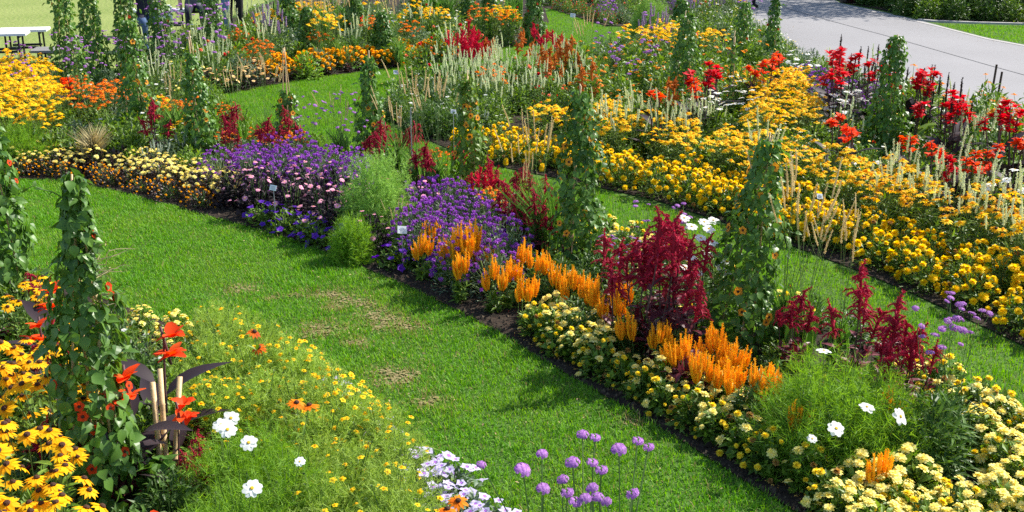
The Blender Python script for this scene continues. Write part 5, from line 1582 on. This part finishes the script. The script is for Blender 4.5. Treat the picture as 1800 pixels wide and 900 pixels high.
# ------------------------------------------------------------------ far beds
band(F_FRONT, 340, 505, 0.14, 0.62, 0.3, [('dahlia_apricot', 1)], 'on the far edge of the curved lawn')
band(F_FRONT, 495, 815, 0.2, 0.75, 0.29, [('farmar', 1)], 'on the far edge of the curved lawn', 1.1)
band(F_FRONT, 495, 830, 0.06, 0.16, 0.2, [('bronze_bush', 1)], 'in front of the orange marigold edging', 0.6)
for kind, z, pts in (('rudbeckia_far', 0.62, ((872, 12), (885, 25), (900, 30), (912, 20), (905, 45), (922, 50), (895, 14), (525, 3), (548, 2), (565, 5), (770, 12), (470, 20))), ('helenium', 0.55, ((650, 28), (662, 32), (560, 52), (450, 68), (465, 72), (420, 50))),
                     ('cherry', 0.62, ((800, 62), (815, 58), (828, 62), (838, 70), (820, 80), (775, 50), (785, 40), (948, 55), (968, 50), (982, 66), (845, 78))), ('rust', 0.55, ((990, 85), (1000, 95), (955, 100), (855, 85), (965, 110))), ('achillea', 0.42, ((985, 62), (992, 70), (975, 72), (998, 58))),
                     ('foxtail_tall', 0.85, ((560, 25), (590, 20), (620, 10), (745, 25), (700, 20))), ('grass_clump', 0.5, ((530, 80), (540, 90), (760, 75), (610, 85)))):
    for px, py in pts:
        one(kind, px, py, z, 'in the far bed' if px < 960 else 'near the narrow grass strip', 1.05)
drift([(320, 30), (500, 0), (700, -12), (900, -8), (945, 40), (800, 82), (700, 88), (600, 92), (480, 105), (400, 115), (310, 125)], 0.5, 0.44, [('spike', 1.5), ('bush_mid', 0.7), ('bush_lime', 0.5), ('bush_grey', 0.6), ('helenium', 0.25), ('bush_speck', 0.55), ('rudbeckia_far', 0.2), ('bush_white', 0.6), ('foxtail', 0.3), ('mauve', 0.1)], 'in the far bed beyond the curved lawn', 1.3)
drift([(962, 4), (1040, 14), (1035, 26), (965, 16)], 0.5, 0.34, [('rudbeckia_far', 1)], 'on the corner bed beyond the grass strip', 0.95)
band([(958, 14), (1010, 29), (1065, 46), (1130, 48)], 962, 1090, 0.1, 0.45, 0.3, [('zinnia_red', 0.3), ('bush_speck', 1)], 'as edging of the corner bed', 0.62)
for px, py, s in ((1090, 18, 1.5), (1110, 20, 1.3), (1143, 24, 1.3)):
    one('feather_tall', px, py, 0.5, 'in the corner bed', s)
drift([(1040, 0), (1110, -10), (1260, -30), (1255, 10), (1180, 22), (1060, 22)], 0.45, 0.46, [('mauve', 1.5), ('gomphrena', 0.7), ('bush_grey', 0.6), ('bush_speck', 0.6), ('bush_white', 0.3)], 'in the corner bed', 1.2)
drift([(930, -20), (1250, -70), (1250, -30), (960, 5)], 0.4, 0.6, [('mauve', 1), ('bush_mid', 1), ('bush_speck', 1)], 'at the back of the corner bed', 1.2)
# shaded bed beyond the path
drift([(1480, -14), (1560, 2), (1640, 20), (1800, 25), (2000, 32), (2000, 0), (1640, -5), (1500, -40)], 0.35, 0.42, [('bush_dark', 1.3), ('bush_mid', 0.8), ('bronze_bush', 0.9), ('helenium', 0.25), ('bush_lime', 0.3)], 'in the shaded bed beyond the path', 1.3)
drift([(1500, -40), (1640, -10), (2000, -6), (2000, -45), (1500, -60)], 0.5, 0.6, [('bush_dark', 1.5), ('bush_leafy', 1)], 'at the back of the shaded bed', 2.0)

# plants that stand in a row or clump are told apart by counting them
ROWS = {}
for o in list(SC.objects):
    if o.parent is None and 'group' in o and 'category' in o and o.location.y < 11.5:
        ROWS.setdefault((o['group'], o['label']), []).append(o)
for (gname, lab), L in ROWS.items():
    if 2 <= len(L) <= 32:
        L.sort(key=lambda o: o.location.x / o.location.y)
        for k, o in enumerate(L):
            th = 'leftmost' if k == 0 else 'rightmost' if k == len(L) - 1 else '%d%s from left' % (k + 1, {1: 'st', 2: 'nd', 3: 'rd'}.get((k + 1) % 10 if (k + 1) % 100 not in (11, 12, 13) else 0, 'th'))
            if len(lab.split()) + 3 <= 16:
                o['label'] = lab + ', ' + th

# ------------------------------------------------------------------ plant labels on stakes
WHITE = mat('label_white', (0.72, 0.74, 0.76), None, 0.5)
GREYP = mat('label_print', (0.25, 0.27, 0.3), None, 0.6)
STEEL = mat('stake_steel', (0.35, 0.36, 0.37), None, 0.4)


def box(g, c, s, m=0):
    c, s = np.asarray(c, float), np.asarray(s, float) / 2
    V = [c + s * [i, j, k] for i in (-1, 1) for j in (-1, 1) for k in (-1, 1)]
    F = [(0, 1, 3), (0, 3, 2), (4, 6, 7), (4, 7, 5), (0, 4, 5), (0, 5, 1), (2, 3, 7), (2, 7, 6), (0, 2, 6), (0, 6, 4), (1, 5, 7), (1, 7, 3)]
    g.add(V, F, m)


def label(px, py, z, w, text, rz=0.0):
    x, y = G(px, py, z)
    root = tag(empty('plant_label', x, y, 0, rz), text, 'plant label', 'plant labels in the beds')
    g = Geo(); tube(g, [(0, 0.012, 0), (0, 0.006, z)], 0.003, 6)
    part('stake', g.mesh('stake', [STEEL]), root)
    g = Geo(); box(g, (0, 0, 0), (w, 0.003, w * 0.8))
    c = part('card', g.mesh('card', [WHITE]), root, (0, 0, z), (R(-28), R(8), 0))
    for k in range(4):
        g = Geo(); box(g, (rng.uniform(-0.05, 0.05) * w, -0.0022, w * (0.2 - 0.14 * k)), (w * rng.uniform(0.4, 0.7), 0.0012, w * 0.035))
        part('print_line', g.mesh('print_line', [GREYP]), c)


label(707, 404, 0.32, 0.068, 'white plant label beside the small feathery shrub', 0.3)
label(480, 330, 0.36, 0.055, 'small white plant label among the pink dahlias', -0.2)
label(797, 196, 0.45, 0.055, 'white plant label beside the vine column with pale leaves', 0.2)
label(696, 127, 0.2, 0.07, 'white plant label on the curved lawn edge', 0.4)
label(1441, 345, 0.38, 0.05, 'white plant label among the golden marigolds', 0.3)
label(1007, 27, 0.3, 0.1, 'pale plant label in the corner bed edging', 0)

# dark stakes by the path at the right edge
x, y = G(1735, 232)
root = tag(empty('stake_pair', x, y), 'two dark wooden stakes by the path at right', 'stakes')
for dx, hh in ((-0.02, 0.76), (0.05, 0.68)):
    g = Geo(); tube(g, [(dx, 0, 0), (dx + 0.03, 0, hh)], 0.012, 6)
    part('stake', g.mesh('stake', [mat('stake_dark', (0.05, 0.035, 0.03), (0.08, 0.05, 0.04), 0.8)]), root)
# thin steel rod among the grasses and amaranths
for px, py, h, lab in ((726, 345, 0.8, 'thin grey metal rod among the foxtails'),):
    x, y = G(px, py)
    root = tag(empty('metal_rod', x, y), lab, 'rod')
    g = Geo(); tube(g, [(0, 0, 0), (0.0, 0, h)], 0.006, 6)
    part('rod', g.mesh('rod', [STEEL]), root)

# ------------------------------------------------------------------ benches on the meadow
BW = mat('bench_white', (0.78, 0.78, 0.78), None, 0.45)
BK = mat('bench_black', (0.02, 0.02, 0.022), None, 0.4)
BG = mat('bench_grey', (0.20, 0.19, 0.18), (0.26, 0.25, 0.24), 0.7)


def bench(px, py, L, rz, top, text, D=0.42, h=0.46):
    x, y = G(px, py)
    root = tag(empty('garden_bench', x, y, 0, rz), text, 'bench', 'benches on the meadow')
    n = 5
    for k in range(n):
        g = Geo(); box(g, (0, 0, 0), (L, D / n - 0.008, 0.035))
        part('slat', g.mesh('slat', [top]), root, (0, (k - (n - 1) / 2) * D / n, h))
    for sx in (-1, 1):
        g = Geo()
        for sy in (-1, 1):
            box(g, (0, sy * (D / 2 - 0.03), (h - 0.02) / 2), (0.026, 0.026, h - 0.02))
        box(g, (0, 0, h - 0.04), (0.036, D - 0.1, 0.03))
        part('leg_frame', g.mesh('leg_frame', [BK]), root, (sx * (L / 2 - 0.12), 0, 0))
    for sy in (-1, 1):
        g = Geo(); box(g, (0, sy * (D / 2 - 0.03), 0.2), (L - 0.3, 0.03, 0.035))
        part('rail', g.mesh('rail', [BK]), root)


bench(-10, 112, 1.1, 0.22, BW, 'white topped bench nearest the left edge')
bench(48, 103, 0.75, 0.22, BW, 'white topped bench just left of the dark vine columns')
bench(98, 112, 0.62, 0.15, BG, 'low grey bench beside the first dark vine column', 0.5, 0.22)
bench(285, 62, 1.1, 0.1, BW, 'white bench behind the person with the white bag')

# ------------------------------------------------------------------ people beyond the beds
SKIN = mat('skin', (0.55, 0.33, 0.23), None, 0.5, 0, 0.3, 0.05)
HAIR = mat('hair_brown', (0.05, 0.03, 0.02), None, 0.6)
HAIRL = mat('hair_fair', (0.32, 0.22, 0.12), None, 0.6)


def person(px, py, rz, shirt, legs, hair, text, h=1.7, sit=False, arms='down', stride=0.0):
    x, y = G(px, py)
    k = h / 1.7
    dz = -0.42 if sit else 0.0
    J = {'pel': (0, 0, 0.93 + dz), 'bel': (0, 0.01, 1.08 + dz), 'che': (0, 0.02, 1.28 + dz), 'nec': (0, 0.0, 1.45 + dz), 'hd0': (0, -0.015, 1.53 + dz), 'hd1': (0, -0.02, 1.61 + dz), 'hd2': (0, 0.0, 1.68 + dz)}
    E = [('pel', 'bel'), ('bel', 'che'), ('che', 'nec'), ('nec', 'hd0'), ('hd0', 'hd1'), ('hd1', 'hd2')]
    Rd = {'pel': (0.155, 0.11), 'bel': (0.135, 0.1), 'che': (0.165, 0.11), 'nec': (0.052, 0.055), 'hd0': (0.062, 0.075), 'hd1': (0.075, 0.09), 'hd2': (0.055, 0.06)}
    for s, sg in (('l', -1), ('r', 1)):
        st = stride * sg
        if sit:
            J.update({'hip' + s: (sg * 0.1, -0.05, 0.5), 'kne' + s: (sg * 0.12, -0.45, 0.49), 'ank' + s: (sg * 0.12, -0.47, 0.1), 'toe' + s: (sg * 0.13, -0.62, 0.05)})
        else:
            J.update({'hip' + s: (sg * 0.095, 0, 0.86), 'kne' + s: (sg * 0.1, -0.02 - st * 0.5, 0.48), 'ank' + s: (sg * 0.1, 0.03 - st, 0.09), 'toe' + s: (sg * 0.11, -0.13 - st, 0.045)})
        fw = -0.22 if arms == 'front' else 0.0
        J.update({'sho' + s: (sg * 0.19, 0.01, 1.4 + dz), 'elb' + s: (sg * 0.245, 0.03 + fw * 0.2, 1.12 + dz), 'wri' + s: (sg * (0.23 if not fw else 0.12), -0.05 + fw, 0.9 + dz - fw * 0.5), 'han' + s: (sg * (0.225 if not fw else 0.08), -0.08 + fw * 1.3, 0.8 + dz - fw)})
        E += [('pel', 'hip' + s), ('hip' + s, 'kne' + s), ('kne' + s, 'ank' + s), ('ank' + s, 'toe' + s), ('che', 'sho' + s), ('sho' + s, 'elb' + s), ('elb' + s, 'wri' + s), ('wri' + s, 'han' + s)]
        Rd.update({'hip' + s: (0.095, 0.1), 'kne' + s: (0.062, 0.065), 'ank' + s: (0.042, 0.045), 'toe' + s: (0.042, 0.03), 'sho' + s: (0.068, 0.068), 'elb' + s: (0.045, 0.045), 'wri' + s: (0.03, 0.028), 'han' + s: (0.036, 0.022)})
    names = list(J)
    me = bpy.data.meshes.new('body_net')
    me.from_pydata([tuple(c * k for c in J[n]) for n in names], [(names.index(a), names.index(b)) for a, b in E], [])
    ob = bpy.data.objects.new('body_net', me); COL.objects.link(ob)
    sk = ob.modifiers.new('skin', 'SKIN'); sk.use_smooth_shade = True
    for i, n in enumerate(names):
        me.skin_vertices[0].data[i].radius = tuple(r * k for r in Rd[n])
    me.skin_vertices[0].data[0].use_root = True
    ob.modifiers.new('sub', 'SUBSURF').levels = 2
    ob.modifiers['sub'].render_levels = 2
    dg = bpy.context.evaluated_depsgraph_get()
    body = bpy.data.meshes.new_from_object(ob.evaluated_get(dg))
    bpy.data.objects.remove(ob)
    body.materials.clear()
    for m in (shirt, legs, SKIN, hair, BK):
        body.materials.append(m)
    hipz = (0.98 + dz) * k
    for f in body.polygons:
        c = f.center / k
        if c.z > 1.46 + dz:
            f.material_index = 3 if (c.z > 1.64 + dz or c.y > 0.02) else 2
        elif abs(c.x) > 0.2 and c.z < 1.16 + dz and not (sit and c.z < 0.5):
            f.material_index = 2
        elif c.z < 0.075:
            f.material_index = 4
        elif c.z * k < hipz:
            f.material_index = 1
        else:
            f.material_index = 0
    root = tag(empty('person', x, y, 0, rz), text, 'person')
    part('body', body, root)
    return root


NAVY = mat('cloth_navy', (0.018, 0.018, 0.035), None, 0.85)
DENIM = mat('cloth_denim', (0.06, 0.10, 0.19), None, 0.9)
DENIML = mat('cloth_denim_pale', (0.16, 0.25, 0.42), None, 0.9)
BLACK = mat('cloth_black', (0.012, 0.012, 0.014), None, 0.85)
GREYC = mat('cloth_grey', (0.10, 0.10, 0.12), None, 0.85)
SKYB = mat('cloth_blue', (0.2, 0.35, 0.6), None, 0.85)
p1 = person(262, 86, 0.5, NAVY, DENIM, HAIR, 'person in navy top seated on the white bench with a white bag', 1.68, True)
g = Geo(); box(g, (0, 0, 0.12), (0.3, 0.12, 0.24)); box(g, (0, 0, 0.25), (0.26, 0.1, 0.03))
bag = tag(empty('shoulder_bag', p1.location.x + 0.3, p1.location.y - 0.02, 0.47, 0.3), 'white shoulder bag on the bench beside the seated person', 'bag')
part('bag_body', g.mesh('bag_body', [BW]), bag)
g = Geo(); tube(g, [(-0.1, 0, 0.25), (-0.2, -0.05, 0.45), (-0.33, -0.1, 0.7), (-0.42, -0.05, 0.92)], 0.012, 5)
part('strap', g.mesh('strap', [mat('strap_pale', (0.6, 0.58, 0.55), None, 0.7)]), bag)
person(345, 62, 0.3, GREYC, NAVY, HAIR, 'person in dark grey sitting behind the far spikes', 1.7, True)
person(392, 74, 0.2, NAVY, DENIML, HAIRL, 'standing person in pale blue jeans behind the far bed', 1.72, False, 'front', 0.08)
person(416, 72, -0.2, BLACK, BLACK, HAIR, 'standing person in black beside the one in blue jeans', 1.7)
person(-22, 112, 0.6, BLACK, NAVY, HAIR, 'person in black cut off by the left edge', 1.72)
person(1312, 14, 0.4, BLACK, BLACK, HAIR, 'person in black trousers walking on the path', 1.72, False, 'down', 0.16)
person(1660, -22, -0.4, SKYB, DENIM, HAIRL, 'person in light blue behind the shaded bed', 1.7)

# ------------------------------------------------------------------ trees beyond the path (their shade falls on the far bed)
BARK = noise_mat('bark', (0.06, 0.045, 0.035), (0.10, 0.075, 0.055), None, 6, 40, 0.9, 0.8)
LT = leafm('leaf_tree', (0.035, 0.085, 0.015), (0.08, 0.16, 0.03), 0.3)


def tree(x, y, h, cr, text):
    root = tag(empty('tree', x, y), text, 'tree', 'trees beyond the path')
    g = Geo()
    tube(g, [(0, 0, -0.1), (0.05, 0, h * 0.2), (0.0, 0.08, h * 0.45), (0.1, 0, h * 0.8)], [0.26, 0.2, 0.16, 0.05], 9)
    tips = []
    for k in range(11):
        a = 2.4 * k; z0 = h * (0.28 + 0.045 * k)
        o = np.array([math.cos(a), math.sin(a), 0])
        e = o * cr * rng.uniform(0.6, 0.9) + [0, 0, z0 + h * rng.uniform(0.08, 0.2)]
        tube(g, [(0, 0, z0), o * cr * 0.35 + [0, 0, z0 + 0.12 * h], e], [0.09, 0.05, 0.015], 6); tips.append(e)
    part('trunk', g.mesh('trunk', [BARK], True), root)
    g = Geo()
    cl = rdir(70, -0.7) * [cr, cr, h * 0.33] * rng.uniform(0.45, 1, (70, 1)) + [0, 0, h * 0.66]
    c = np.repeat(np.concatenate([cl, tips]), 90, 0)
    n = len(c)
    p = c + rng.normal(0, 0.38, (n, 3)) * [1, 1, 0.7]
    g.scatter(LEAF, frames(rdir(n), [0, 0, 1] + rng.normal(0, 0.5, (n, 3)), rng.uniform(0.12, 0.2, n)), p)
    part('crown', g.mesh('crown', [LT]), root, kind='stuff')


bx, by = G(1650, 18)
for k, (dx, dy, h, cr, lab) in enumerate(((0.9, 3.1, 5.6, 2.3, 'leafy tree behind the shaded bed'), (5.2, 2.4, 6.0, 2.5, 'broad leafy tree shading the bed beyond the path'), (9.8, 2.2, 6.5, 2.8, 'second leafy tree beyond the path, farther right'), (-2.2, 7.0, 6.5, 2.4, 'leafy tree farthest behind the path'), (14.5, 1.5, 6.5, 2.8, 'leafy tree beyond the right end of the verge'))):
    tree(bx + dx, by + dy, h, cr, lab)
